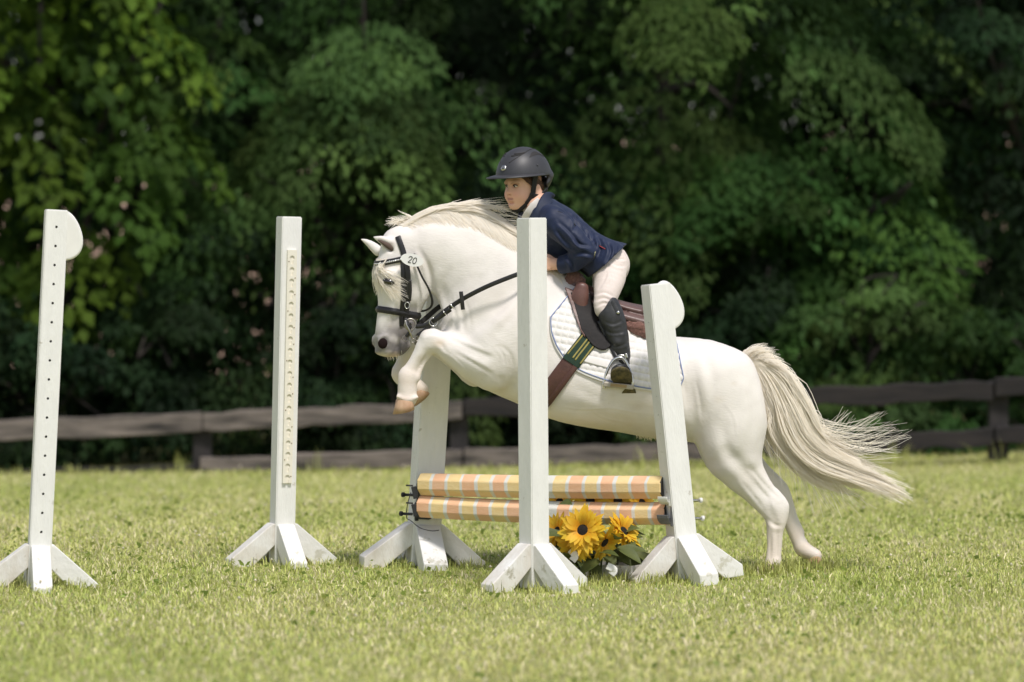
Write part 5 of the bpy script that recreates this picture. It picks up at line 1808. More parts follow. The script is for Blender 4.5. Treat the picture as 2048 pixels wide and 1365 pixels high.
# pocket trim and zip pull at the side
JB = BVHTree.FromPolygons([tuple(x) for x in HP(jv)], [tuple(int(i) for i in f) for f in jf])
def on_jacket(u_, v_, off=0.6):
    h = JB.ray_cast(Vector(HP((u_, v_, -300))), Vector((0, 1, 0)))
    return np.array(h[0]) - np.array([0, off / S, 0])
pp('pocket_trim', tube(np.array([on_jacket(1197 + 12 * t, 492 + 6.5 * t) for t in np.linspace(0, 1, 6)]), 1.2 / S, 6), m_red, jk_o)
pp('pocket_flap', tube(np.array([on_jacket(1190 + 20 * t, 487 + 11 * t, 0.2) for t in np.linspace(0, 1, 8)]), 1.5 / S, 6), m_navy, jk_o)
pp('zip_pull', tube(np.array([on_jacket(1188.5 - 2.5 * t, 503 + 13 * t, 1.0) for t in np.linspace(0, 1, 4)]), 1.0 / S, 6), pmat('brass_zip', (0.40, 0.38, 0.20), 0.4, metallic=0.5), jk_o)
pp('sleeve_seam', tube(np.array([on_jacket(a, b, 0.1) for a, b in spline([(1114, 424), (1126, 428), (1140, 440), (1150, 452)], 6)]), 1.0 / S, 6), m_navy, jk_o)

# breeches
m_breech = pmat('pale_breeches', (0.76, 0.66, 0.61), rough=0.8, var=0.05, scale=20, bump=0.15, bscale=45, sheen=0.15)
def f_breech(sc):
    sc.loft([(1185, 508, 0, 36, 44), (1212, 522, 0, 40, 52), (1226, 532, 0, 34, 52)], k=10)
    for s in (-1, 1):
        sc.ell((1225, 530, 26 * s), (28, 31, 27), k=14)
        sc.loft([(1216, 530, 36 * s, 36, 32), (1218, 556, 56 * s, 31.5, 31), (1212, 582, 74 * s, 25.5, 26), (1206, 604, 88 * s, 20.5, 21), (1204, 618, 94 * s, 17, 18)], k=10, sub=4)
    sc.noise(18, 0.6, seed=41)
_bo, _bme, _bvv, _bff = person_part('breeches', (1140, 465, -130), (1275, 650, 130), 2.0, f_breech, m_breech)
crease(_bme, _bvv, [[(1190, 588), (1206, 584), (1224, 592)], [(1189, 600), (1204, 595), (1220, 600)], [(1192, 611), (1204, 605), (1216, 606)], [(1226, 512), (1236, 518), (1250, 518)], [(1218, 522), (1232, 531), (1248, 532)], [(1196, 575), (1206, 560), (1212, 545)]], 1.5, 2.4)
crease(_bme, _bvv, [[(1212, 535), (1221, 560), (1215, 590)]], 0.7, 0.9)
# boots
m_boot = pmat('black_boot', (0.030, 0.031, 0.034), rough=0.5, var=0.25, scale=30, bump=0.15, bscale=40)
m_bsole = pmat('muddy_sole', (0.05, 0.045, 0.025), rough=0.9, base2=(0.20, 0.16, 0.07), scale=45, bump=0.6, bscale=90)
FD = np.array([-0.29, -0.60, 0.74])     # towards the toe: out, forward and up
for s in (-1, 1):
    fd = np.array([FD[0], FD[1], FD[2] * s]); fd /= np.linalg.norm(fd)
    heel = np.array([1251.0, 768.0, 98.0 * s])
    toe = heel + fd * 44
    # sole normal: downwards, away from the shin
    sn = np.array([0.05, 0.66, 0.80 * s]); sn -= fd * (sn @ fd); sn /= np.linalg.norm(sn)
    sdv = np.cross(fd, sn)
    def f_boot(sc, s=s, fd=fd, heel=heel, toe=toe, sn=sn, sdv=sdv):
        sc.loft([(1210, 604, 93 * s, 23, 21), (1218, 625, 97 * s, 25, 22.5), (1225, 645, 99 * s, 25, 22), (1233, 675, 100 * s, 22, 20), (1241, 705, 101 * s, 17.5, 16), (1248, 732, 101 * s, 14.5, 14), (1252, 752, 99 * s, 14.5, 14)], k=6, sub=4, cap=0.3)
        Rm = np.stack([fd, sn, sdv], 1)
        sc.ell(heel + fd * 6 - sn * 4, (19, 13, 13), k=8, rot=Rm)
        sc.ell(heel + fd * 30 - sn * 2, (26, 11, 19), k=10, rot=Rm)
        sc.ell(heel + fd * 50 - sn * 1, (18, 9, 19), k=8, rot=Rm)
        # slanting top line: high behind, low in front
        sc.plane((1212, 606, 0), (-0.82, -0.57, 0))
        sc.noise(14, 0.8, seed=51)
    bo, bme, bvv, bff = person_part('boot', (1175, 585, min(70 * s, 190 * s)), (1290, 805, max(70 * s, 190 * s)), 2.0, f_boot, m_boot)
    crease(bme, bvv, [[(1203, 655), (1222, 664), (1250, 660)], [(1212, 682), (1230, 690), (1256, 682)], [(1220, 700), (1236, 706), (1258, 700)], [(1228, 722), (1244, 728), (1262, 722)], [(1206, 640), (1222, 646), (1240, 640)]], 1.0, 2.6, s)
    # sole and heel block
    def outline(f0, f1, w0, w1, z, n=26):
        pts = []
        for k in range(n):
            a = 2 * math.pi * k / n
            t = 0.5 + 0.5 * math.cos(a)
            wd = w0 + (w1 - w0) * t
            pts.append(heel + fd * (f0 + (f1 - f0) * t) + sdv * wd * math.sin(a) + sn * z)
        return pts
    def slab(f0, f1, w0, w1, z0, z1, name, n=26):
        A = outline(f0, f1, w0, w1, z0); B_ = outline(f0, f1, w0, w1, z1)
        V = np.array(A + B_ + [np.mean(A, 0), np.mean(B_, 0)])
        F = [(k, (k + 1) % n, n + (k + 1) % n, n + k) for k in range(n)] + [(k, (k + 1) % n, 2 * n, 2 * n) for k in range(n)] + [(n + k, n + (k + 1) % n, 2 * n + 1, 2 * n + 1) for k in range(n)]
        pp(name, (HP(V), np.array(F)), m_bsole, bo)
    slab(9, 74, 18, 23, 7.0, 11.5, 'sole')
    slab(-14, 10, 15, 16, 8, 20, 'heel')
    # tab with a snap at the top, strap at the ankle
    def on_boot(u_, v_, off=0.4):
        B2 = BVHTree.FromPolygons([tuple(x) for x in HP(bvv)], [tuple(int(i) for i in f) for f in bff])
        return B2
    B2 = on_boot(0, 0)
    def ob(u_, v_, off=0.6):
        h = B2.ray_cast(Vector(HP((u_, v_, 320 * s))), Vector((0, -s, 0)))
        return (np.array(h[0]) + np.array([0, s * off / S, 0])) if h[0] is not None else None
    tabp = [q for q in (ob(a, b) for a, b in spline([(1221, 600), (1226, 610), (1231, 620), (1233, 626)], 5)) if q is not None]
    if len(tabp) > 3:
        pp('boot_tab', ribbon(np.array(tabp), np.tile([0, float(s), 0], (len(tabp), 1)), 9 / S, 1.5 / S), m_boot, bo)
    q = ob(1233, 623, 1.5)
    if q is not None:
        pp('snap', tube(np.array([q, q + np.array([0, s * 1.6 / S, 0])]), 3.2 / S, 12), m_steel, bo)
    stp = [x for x in (ob(a, b, 0.8) for a, b in spline([(1240, 716), (1250, 732), (1258, 752), (1262, 764)], 5)) if x is not None]
    if len(stp) > 3:
        pp('spur_strap', ribbon(np.array(stp), np.tile([0.3, float(s), 0], (len(stp), 1)), 6 / S, 1.6 / S), m_black_leather, bo)
    q = ob(1259, 757, 1.5)
    if q is not None:
        pp('spur_buckle', tube(np.array([q, q + np.array([0, s * 2.0 / S, 0])]), 2.6 / S, 10), m_steel, bo)
# ------------------------------------------------------------------ striped poles
m_py = pmat('yellow_pole_paint', (0.80, 0.57, 0.25), rough=0.6, base2=(0.85, 0.67, 0.36), scale=14, stretch=(1, 1, 2), bump=0.15)
m_po = pmat('orange_pole_paint', (0.80, 0.45, 0.26), rough=0.6, base2=(0.84, 0.53, 0.34), scale=14, stretch=(1, 1, 2), bump=0.15)
m_pw = pmat('white_pole_paint', (0.70, 0.69, 0.64), rough=0.6, var=0.08, scale=14, bump=0.15)
m_pend = pmat('shaded_pole_end', (0.05, 0.045, 0.04), rough=0.9, var=0.4, scale=30)  # dark colour puts shade on the cut pole ends
def pole(a, b, rad, first, label, bend=0.0):
    """octagonal pole from a to b (metres) with painted rings; first = colour at the left end"""
    a = np.array(a, float); b = np.array(b, float)
    T = (b - a); Ln = np.linalg.norm(T); T /= Ln
    upv = np.array([0, 0, 1.0]) - T * T[2]; upv /= np.linalg.norm(upv)
    sd = np.cross(T, upv)
    # ring positions: seven colour bands, a long white middle, seven bands
    cuts = [0.0]; cols = []
    band, gap = 0.0595, 0.0155
    order = [first, 1 - first]
    x = 0
    half = []
    for i in range(7):
        half.append((band, order[i % 2])); half.append((gap, 2))
    used = sum(h[0] for h in half)
    sc_ = min(1.0, (0.47) / (used / Ln)) if used / Ln > 0.47 else 1.0
    half = [(w_ * sc_, c) for w_, c in half]
    mid = Ln - 2 * sum(h[0] for h in half)
    seq = half + [(mid, 2)] + half[::-1]
    # avoid doubled white joints at the middle
    V, F, mi = [], [], []
    pos = 0.0
    ring_at = [0.0]
    for w_, c in seq:
        pos += w_; ring_at.append(pos); cols.append(c)
    rr = random.Random(int(first * 91 + 5))
    for t in ring_at:
        jit = rr.uniform(-0.002, 0.002)
        for k in range(8):
            an = 2 * math.pi * (k + 0.5) / 8
            r_ = rad / math.cos(math.pi / 8)
            p = a + T * np.clip(t + jit * (0 < t < Ln) + 0.002 * math.sin(an * 2 + t * 9) * (0 < t < Ln), 0, Ln) + (math.cos(an) * sd + math.sin(an) * upv) * r_ + np.array([0, 0, -bend * 4 * (t / Ln) * (1 - t / Ln)])
            V.append(p)
    for i, c in enumerate(cols):
        for k in range(8):
            k2 = (k + 1) % 8
            F.append((i * 8 + k, i * 8 + k2, (i + 1) * 8 + k2, (i + 1) * 8 + k)); mi.append(c)
    n = len(ring_at) - 1
    F.append(tuple(range(7, -1, -1))); mi.append(3)
    F.append(tuple(n * 8 + k for k in range(8))); mi.append(3)
    me = bpy.data.meshes.new('jump_pole')
    me.from_pydata([tuple(v) for v in V], [], F)
    for m in (m_py, m_po, m_pw, m_pend): me.materials.append(m)
    me.polygons.foreach_set('material_index', mi)
    bm = bmesh.new(); bm.from_mesh(me); bmesh.ops.recalc_face_normals(bm, faces=bm.faces[:]); bm.to_mesh(me); bm.free()
    o = link('jump_pole', me)
    bv2 = o.modifiers.new('bevel', 'BEVEL'); bv2.width = 0.003; bv2.segments = 1; bv2.limit_method = 'ANGLE'; bv2.angle_limit = R(35)
    tag(o, label, 'jump pole', 'striped jump poles')
    return o
pole(world_pt(845, 969, 16.58), world_pt(1331, 975, 16.0), 0.0475, 0, 'upper pole with yellow and orange rings and a white middle', bend=0.004)
pole(world_pt(843, 1013, 16.58), world_pt(1338, 1027, 16.0), 0.0465, 1, 'lower pole with orange and yellow rings, above the sunflowers', bend=0.010)

# ------------------------------------------------------------------ jump cups with their pins
m_blackp = pmat('black_plastic', (0.022, 0.022, 0.024), rough=0.5, var=0.2, scale=30)
m_greyp = pmat('grey_plastic', (0.13, 0.13, 0.135), rough=0.5, var=0.2, scale=30)
def cup(name, c, m, label, axis, sz=1.0, pin=True, flip=1, pl=0.088, pdir=None):
    """curved trough open upwards (its axis points from the post), with a back plate and a pin"""
    root = empty(name, c)
    tag(root, label, 'jump cup', 'jump cups')
    ax = Vector(axis).normalized()
    sdv = Vector((0, 0, 1)).cross(ax).normalized()
    bm = bmesh.new()
    prof_o, prof_i = [], []
    for k in range(11):
        an = R(180 + 18 * k)
        prof_o.append((0.056 * sz * math.cos(an), 0.044 * sz * math.sin(an)))
        prof_i.append((0.050 * sz * math.cos(an), 0.038 * sz * math.sin(an)))
    bm_prism(bm, prof_o + prof_i[::-1], 0.0, 0.055 * sz, axes=(sdv, (0, 0, 1), ax))
    o = bm_obj('trough', bm, m, root, bevel=0.003)
    bm = bmesh.new()
    bm_prism(bm, [(-0.028 * sz, -0.05 * sz), (0.028 * sz, -0.05 * sz), (0.028 * sz, 0.035 * sz), (-0.028 * sz, 0.035 * sz)], -0.008, 0.004, axes=(sdv, (0, 0, 1), ax))
    bm_obj('back_plate', bm, m, root, bevel=0.003)
    if pin:
        pd = Vector(pdir) if pdir else -ax
        V, F = tube(np.array([tuple(pd * pl + Vector((0, 0, -0.02))), tuple(ax * 0.02 + Vector((0, 0, -0.02)))]), 0.006, 8)
        o = link('pin', vf_mesh('pin', V, F), m_steel if flip else m_blackp, root)
        V, F = tube(np.array([tuple(pd * (pl + 0.008) + Vector((0, 0, -0.02))), tuple(pd * (pl - 0.002) + Vector((0, 0, -0.02)))]), 0.011, 10)
        link('pin_head', vf_mesh('pin_head', V, F), m_plastic if flip else m_blackp, root)
    return root
vE = Vector((-0.86, 0.5, 0)); vC = Vector((0.86, -0.5, 0))
cup('jump_cup', world_pt(1344, 993, 15.95), m_plastic, 'white plastic cup holding the right end of the upper pole', vE, 0.82, pl=0.128, pdir=(0.93, 0.36, 0))
cup('jump_cup', world_pt(1348, 1029, 15.95), m_greyp, 'dark grey cup holding the right end of the lower pole', vE, 0.98, pl=0.128, pdir=(0.93, 0.36, 0))
cup('jump_cup', world_pt(842, 982, 16.66), m_blackp, 'black cup holding the left end of the upper pole', vC, 0.95, flip=0)
cup('jump_cup', world_pt(838, 1020, 16.66), m_blackp, 'black cup holding the left end of the lower pole', vC, 0.95, flip=0)
# strap ends and cord on the far standard
Yc = 16.54
cordV = tube(np.array([tuple(world_pt(a, b, Yc)) for a, b in spline([(822, 985), (815, 1010), (813, 1035), (822, 1042), (840, 1056), (862, 1062), (878, 1061)], 6)]), 0.0022, 6)
tag(link('hanging_cord', vf_mesh('hanging_cord', *cordV), m_blackp), 'thin dark cord looped at the foot of the standard behind the pony', 'cord')
for yy in (975, 1010):
    bm = bmesh.new()
    bm_prism(bm, [(0, 0), (10, -2), (14, 10), (13, 22), (5, 24), (3, 12)], 0, 0.02, axes=(Vector((Yc / FPX, 0, 0)), Vector((0, 0, -Yc / FPX)), (0, 1, 0)), origin=world_pt(822, yy, Yc))
    bo_ = bm_obj('pin_clip', bm, m_blackp, bevel=0.002)
    V, F = tube(np.array([tuple(world_pt(812, yy - 4, Yc)), tuple(world_pt(826, yy - 3, Yc))]), 0.004, 6)
    link('pin', vf_mesh('pin', V, F), m_blackp, bo_)
    tag(bo_, 'black clip and pin on the far standard beside the %s pole end' % ('upper' if yy == 975 else 'lower'), 'clip', 'pin clips')

# ------------------------------------------------------------------ artificial sunflowers under the poles
m_petal = pmat('sunflower_petal', (0.84, 0.55, 0.02), rough=0.6, base2=(0.88, 0.66, 0.06), scale=30, tint=True, trans=0.3)
m_disc = pmat('sunflower_disc', (0.010, 0.007, 0.005), rough=0.9, var=0.4, scale=80, bump=0.6, bscale=200)
m_sleaf = pmat('silk_leaf', (0.075, 0.10, 0.022), rough=0.6, base2=(0.13, 0.15, 0.04), scale=18, trans=0.25)
m_stem = pmat('plastic_stem', (0.07, 0.10, 0.025), rough=0.6, var=0.2)
sunf = empty('sunflower_arrangement', world_pt(1190, 1140, 16.0))
tag(sunf, 'artificial sunflower arrangement in a white box under the poles', 'flowers')
sf_rng = random.Random(5)
def flower(px, py, Y, rad, face, npet=16, dark=True, shade=1.0):
    c = world_pt(px, py, Y)
    zq = Vector(face).normalized().to_track_quat('Z', 'Y').to_matrix().to_4x4()
    M = Matrix.Translation(c) @ zq
    head = None
    bm = bmesh.new()
    bmesh.ops.create_uvsphere(bm, u_segments=16, v_segments=8, radius=1.0, matrix=M @ Matrix.Diagonal((rad * 0.31, rad * 0.31, rad * 0.12, 1)))
    head = bm_obj('flower_head', bm, m_disc if dark else m_petal, smooth=True)
    if not dark:
        set_tint(head.data, np.tile([0.8, 0.55, 0.3], (len(head.data.vertices), 1)))
    attach(head, sunf, sunf)
    for layer in range(3):
        for k in range(npet):
            an = 2 * math.pi * (k + 0.5 * layer) / npet + sf_rng.uniform(-0.1, 0.1)
            ln = rad * sf_rng.uniform(0.85, 1.1) * (1 - 0.13 * layer)
            wd = rad * 0.125 * sf_rng.uniform(0.85, 1.2)
            tilt = sf_rng.uniform(-0.15, 0.42) - 0.1 + 0.16 * layer
            vs, fs = [], []
            n = 5
            for i in range(n + 1):
                t = i / n
                r = rad * 0.22 + (ln - rad * 0.22) * t
                w_ = wd * math.sin(math.pi * (0.14 + 0.86 * t)) ** 0.75 if t < 1 else 0.0006
                z = tilt * ln * t * (1.3 - 0.6 * t) + 0.004 * layer
                for q, zz in ((-1, 0.10 * w_ * 2), (0, 0.0), (1, 0.10 * w_ * 2)):
                    p = Vector((r * math.cos(an) - q * w_ * math.sin(an), r * math.sin(an) + q * w_ * math.cos(an), z + zz))
                    vs.append(tuple(M @ p))
            for i in range(n):
                for q in range(2):
                    fs.append((i * 3 + q, i * 3 + q + 1, (i + 1) * 3 + q + 1, (i + 1) * 3 + q))
            me = bpy.data.meshes.new('petal'); me.from_pydata(vs, [], fs)
            me.polygons.foreach_set('use_smooth', [True] * len(fs))
            v_ = sf_rng.uniform(0.85, 1.0) * shade
            o_ = sf_rng.uniform(0.84, 1.0)
            base = np.array([v_, v_ * o_, v_ * 0.8])
            tt = np.repeat(np.linspace(0, 1, n + 1), 3)[:, None]
            set_tint(me, base * (np.array([1.0, 0.72, 0.3]) * (1 - np.clip(tt * 2.2, 0, 1)) + np.clip(tt * 2.2, 0, 1)))
            attach(link('petal', me, m_petal), head, sunf)
    # stem
    foot = world_pt(1195 + (px - 1190) * 0.35, 1150, 16.02)
    P = spline([tuple(c - Vector(face).normalized() * rad * 0.1), tuple(c * 0.6 + foot * 0.4 + Vector((0, 0.03, 0.01))), tuple(foot)], 6)
    V, F = tube(P, 0.004, 6)
    attach(link('stem', vf_mesh('stem', V, F), m_stem), head, sunf)
flower(1166, 1061, 15.80, 0.102, (-0.28, -1, 0.30), 24)
flower(1152, 1086, 15.86, 0.090, (-0.3, -0.75, -0.35), 22)
flower(1207, 1084, 15.88, 0.090, (0.55, -0.5, -0.4), 18, shade=0.92)
flower(1246, 1064, 16.0, 0.092, (0.55, -0.5, 0.5), 18)
flower(1116, 1064, 16.0, 0.092, (-0.7, -0.5, 0.3), 18)
flower(1120, 1005, 16.52, 0.075, (-0.3, -0.8, 0.5), 14)
flower(1180, 1003, 16.55, 0.090, (0.1, -0.8, 0.5), 16)
flower(1235, 1004, 16.52, 0.090, (0.2, -0.8, 0.5), 16)
flower(1283, 1006, 16.48, 0.070, (0.4, -0.8, 0.5), 14)
flower(1110, 1082, 16.05, 0.065, (-0.6, -0.6, -0.2), 13, shade=0.9)
def silk_leaf(a, b, wd, nz):
    a = Vector(a); b = Vector(b); d = b - a; L_ = d.length; d.normalize()
    nz = Vector(nz); sd = d.cross(nz).normalized(); nz = sd.cross(d)
    vs, fs = [], []
    n = 6
    for i in range(n + 1):
        t = i / n
        w_ = wd * math.sin(math.pi * min(0.999, 0.06 + 0.94 * t)) ** 0.8 * (1.15 - 0.5 * t)
        for q in (-1, 0, 1):
            p = a + d * L_ * t + sd * q * w_ + nz * (abs(q) * w_ * 0.35 - 0.25 * L_ * t * t)
            vs.append(tuple(p))
    for i in range(n):
        for q in range(2):
            fs.append((i * 3 + q, i * 3 + q + 1, (i + 1) * 3 + q + 1, (i + 1) * 3 + q))
    me = bpy.data.meshes.new('leaf'); me.from_pydata(vs, [], fs)
    me.polygons.foreach_set('use_smooth', [True] * len(fs))
    attach(link('leaf', me, m_sleaf), sunf, sunf)
for i in range(80):
    px = sf_rng.uniform(1105, 1268); py = sf_rng.uniform(1060, 1135); Y = sf_rng.uniform(15.85, 16.3)
    a = world_pt(1185 + (px - 1185) * 0.75, py, Y)
    ang = sf_rng.uniform(0, 6.28); ln = sf_rng.uniform(0.06, 0.13)
    dz = sf_rng.uniform(-0.4, 0.5)
    b = a + Vector((math.cos(ang) * ln + (px - 1185) / 1400, -abs(math.sin(ang)) * ln * 0.7, dz * ln))
    silk_leaf(a, b, sf_rng.uniform(0.020, 0.040), (sf_rng.uniform(-0.4, 0.4), -0.6, 0.9))
for a, b in (((1240, 1085), (1278, 1066)), ((1236, 1096), (1285, 1090)), ((1228, 1068), (1270, 1048)), ((1118, 1010), (1140, 1001)), ((1230, 1105), (1262, 1122))):
    silk_leaf(world_pt(*a, 16.05), world_pt(*b, 15.98), 0.032, (0.2, -0.7, 0.7))
# white planter box, half sunk in the grass
bm = bmesh.new()
zc = 0.03
cx = world_pt(1215, 1150, 16.05)
bm_box(bm, Vector((cx.x, 16.08, zc)), (0.30, 0.14, 0.075), Matrix.Rotation(R(-28), 3, 'Z'))
ft = [f for f in bm.faces if f.normal.z > 0.9]
r_ = bmesh.ops.inset_region(bm, faces=ft, thickness=0.01)
bmesh.ops.translate(bm, verts=list({v for f in ft for v in f.verts}), vec=(0, 0, -0.03))
attach(bm_obj('planter_box', bm, m_white2, bevel=0.004), sunf, sunf)
# a crumpled white tie of ribbon among the leaves
for a, b, c in (((1140, 1100), (1150, 1112), (1144, 1122)), ((1214, 1132), (1228, 1140), (1222, 1150))):
    P = HP(np.zeros((1, 3)))
    pts = np.array([tuple(world_pt(*q, 15.84)) for q in (a, b, c)])
    V, F = ribbon(spline(pts, 5), np.tile([0.1, -1, 0.2], (11, 1)), 0.03, 0.002)
    attach(link('ribbon', vf_mesh('ribbon', V, F), m_plastic), sunf, sunf)
# ------------------------------------------------------------------ trees behind the fence
m_leafs = {}
def leaf_mat(name, base, base2, trans=0.30, rough=0.7):
    if name not in m_leafs:
        m_leafs[name] = pmat(name, base, rough=rough, base2=base2, scale=2.0, tint=True, trans=trans, spec=0.12)
    return m_leafs[name]
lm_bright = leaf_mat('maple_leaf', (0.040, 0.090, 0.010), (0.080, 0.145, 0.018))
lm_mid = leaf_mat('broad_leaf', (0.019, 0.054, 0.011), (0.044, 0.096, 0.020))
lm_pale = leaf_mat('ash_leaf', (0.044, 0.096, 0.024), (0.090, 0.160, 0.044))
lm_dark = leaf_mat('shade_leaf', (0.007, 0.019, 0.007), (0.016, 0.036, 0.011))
m_bark = pmat('tree_bark', (0.024, 0.019, 0.016), rough=0.95, var=0.4, scale=12, stretch=(1, 1, 0.3), bump=0.6, bscale=25)

def leaf_cloud(pos, dirs, nrm, size, tints, aspect=0.42):
    """each leaf a folded four-cornered blade: pos (n,3) base, dirs, nrm unit vectors"""
    n = len(pos)
    sd = np.cross(dirs, nrm); sd /= np.linalg.norm(sd, axis=1)[:, None] + 1e-9
    nn = np.cross(sd, dirs)
    s = size[:, None]
    w_ = s * aspect
    V = np.empty((n, 6, 3))
    V[:, 0] = pos
    V[:, 1] = pos + dirs * s * 0.45 - sd * w_ * 0.5 + nn * s * 0.06
    V[:, 2] = pos + dirs * s * 0.50 - nn * s * 0.02
    V[:, 3] = pos + dirs * s * 0.45 + sd * w_ * 0.5 + nn * s * 0.06
    V[:, 4] = pos + dirs * s * 1.0 - nn * s * 0.10
    V = V[:, :5]
    i = np.arange(n)[:, None] * 5
    F = i + np.array([[0, 1, 4, 3]])
    return V.reshape(-1, 3), F, np.repeat(tints, 5, axis=0)

def unit(a):
    return a / (np.linalg.norm(a, axis=1)[:, None] + 1e-9)

def spray(g, c, out, length, nleaf, size, droop, width):
    """a drooping branch end: leaves hang in two rows off side twigs; returns pos, dir, normal, size"""
    t = g.uniform(0.0, 1.0, nleaf) ** 0.8
    side = g.uniform(-1, 1, nleaf)
    out = np.array(out, float); out /= np.linalg.norm(out)
    lat = np.cross(out, (0, 0, 1.0)); lat /= np.linalg.norm(lat) + 1e-9
    wid = width * np.sin(np.pi * (0.15 + 0.85 * t)) + 0.03
    pos = np.array(c)[None] + out[None] * (length * (t - 0.5))[:, None] + lat[None] * (side * wid)[:, None]
    pos[:, 2] += -droop * (t ** 2) * length - 0.55 * wid * side ** 2 + g.normal(0, 0.02, nleaf) - g.exponential(0.035, nleaf)
    d = out[None] * 0.45 + lat[None] * (side * 0.5)[:, None] + np.array([0, 0, -0.75])[None] + g.normal(0, 0.30, (nleaf, 3))
    nr = np.array([0, 0, 1.0])[None] + out[None] * 0.35 + g.normal(0, 0.24, (nleaf, 3))
    return pos, unit(d), unit(nr), size * g.uniform(0.65, 1.2, nleaf)

def branch_tubes(g, base, ht, spread, n_limb, r0, tips):
    parts = []
    top = np.array([base[0] + g.normal(0, 0.15), base[1] + g.normal(0, 0.1), base[2] + ht])
    mid = (np.array(base) + top) / 2 + g.normal(0, 0.12, 3)
    P = spline([base, mid, top], 6)
    parts.append(tube(P, np.linspace(r0, r0 * 0.25, len(P)), 8))
    for i in range(n_limb):
        tip = tips[int(g.integers(len(tips)))]
        k = int(g.integers(2, len(P) - 3))
        a = P[k]
        m_ = (a + tip) / 2 + np.array([0, 0, 0.15]) + g.normal(0, 0.08, 3)
        Q = spline([a, m_, tip], 5)
        parts.append(tube(Q, np.linspace(r0 * 0.4, 0.008, len(Q)), 6))
    return merge(parts)

def tree(name, label, cat, x, y, ht, rx, rz, z_lo, n_spray, per, size, mat, seed, bright=1.0, length=0.8, droop=0.5, width=0.28, aspect=0.42, fronts=0.75, group='trees beyond the fence', trunk_r=0.10):
    g = np.random.default_rng(seed)
    zg = float(ground_z(x, y))
    root = empty(name, (x, y, zg))
    tag(root, label, cat, group)
    zc = (z_lo + ht) / 2
    hz = (ht - z_lo) / 2
    Ps, Ds, Ns, Ss, Ts, tips = [], [], [], [], [], []
    for i in range(n_spray):
        # sprays fill the outer shell of the crown, mostly on the light side
        a = g.uniform(0, 2 * np.pi)
        if g.uniform() < fronts: a = g.normal(-np.pi / 2, 0.85)
        h = g.uniform(-1, 1)
        rr = math.sqrt(max(0.05, 1 - h * h * 0.85)) * g.uniform(0.5, 1.28)
        out = np.array([math.cos(a), math.sin(a) * 0.8, 0.10 + 0.25 * h])
        c = np.array([x + rx * rr * math.cos(a), y + rx * 0.8 * rr * math.sin(a), zg + zc + hz * h])
        c += g.normal(0, 1, 3) * np.array([0.22, 0.12, 0.16])        # ragged outline
        if c[2] < zg + 0.1: c[2] = zg + 0.1 + g.uniform(0, 0.2)
        vis = 0.45 if c[2] > 3.9 else 1.0
        p, d, n_, s_ = spray(g, c, out, length * g.uniform(0.5, 1.35), int(per * vis * g.uniform(0.6, 1.2)), size, droop, width * g.uniform(0.7, 1.2))
        Ps.append(p); Ds.append(d); Ns.append(n_); Ss.append(s_)
        base_t = bright * (0.5 + 1.15 * g.uniform() ** 1.6)  # highlights and dark clumps put into the leaf tint, spray by spray
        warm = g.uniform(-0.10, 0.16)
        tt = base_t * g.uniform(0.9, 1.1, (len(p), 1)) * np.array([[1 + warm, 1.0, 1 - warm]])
        Ts.append(tt)
        tips.append(c)
    # inner leaves
    nin = int(n_spray * per * 0.14)
    q = unit(g.normal(0, 1, (nin, 3))) * g.uniform(0.1, 0.85, (nin, 1))
    pin = np.array([x, y, zg + zc]) + q * np.array([rx, rx * 0.75, hz])
    Ps.append(pin); Ds.append(unit(g.normal(0, 1, (nin, 3)) + np.array([0, 0, -0.5]))); Ns.append(unit(g.normal(0, 0.6, (nin, 3)) + np.array([0, -0.2, 1.0]))); Ss.append(size * g.uniform(0.8, 1.4, nin)); Ts.append(np.full((nin, 3), bright * 0.9) * g.uniform(0.8, 1.1, (nin, 1)))
    V, F, T = leaf_cloud(np.vstack(Ps), np.vstack(Ds), np.vstack(Ns), np.concatenate(Ss), np.vstack(Ts), aspect)
    keep = V.reshape(-1, 5, 3)[:, :, 2].min(1) > zg - 0.02
    kv = np.repeat(keep, 5)
    nleaf = keep.sum()
    V = V[kv]; T = T[kv]
    i = np.arange(nleaf)[:, None] * 5
    F = i + np.array([[0, 1, 4, 3]])
    me = np_mesh('crown', V - np.array([x, y, zg]), F)
    set_tint(me, T)
    link('crown', me, mat, root)
    Vt, Ft = branch_tubes(g, np.array([x, y, zg - 0.1]), ht * 0.85, rx, 9, trunk_r, np.array(tips))
    link('trunk', vf_mesh('trunk', Vt - np.array([x, y, zg]), Ft), m_bark, root)
    return root

# front row, left to right (x at the distance of the tree)
tree('maple_tree', 'bright yellow-green maple with big lobed leaves at the left edge', 'tree', -3.45, 28.0, 6.2, 1.30, 0, 0.9, 46, 190, 0.125, lm_bright, 101, 0.95, 1.0, 0.8, 0.40, 0.7)
tree('maple_tree', 'leafy green tree behind the tall left standard, beside the bright maple', 'tree', -2.85, 29.6, 6.6, 1.15, 0, 0.3, 60, 150, 0.11, lm_mid, 102, 0.8, 0.9, 0.7, 0.34, 0.65)
tree('ash_tree', 'green tree with drooping feathery sprays above the pony\'s head', 'tree', -1.15, 28.2, 3.15, 1.25, 0, 0.4, 36, 620, 0.085, lm_pale, 103, 0.9, 1.3, 0.85, 0.55, 0.4)
tree('ash_tree', 'tall dark green tree filling the top between the left standards', 'tree', -1.0, 30.8, 7.2, 1.9, 0, 1.4, 80, 260, 0.095, lm_mid, 104, 0.85, 1.1, 0.7, 0.42, 0.42)
tree('ash_tree', 'dark tree directly behind the helmet', 'tree', 0.30, 30.6, 6.8, 1.5, 0, 0.2, 80, 260, 0.09, lm_dark, 105, 0.9, 1.0, 0.6, 0.42, 0.42)
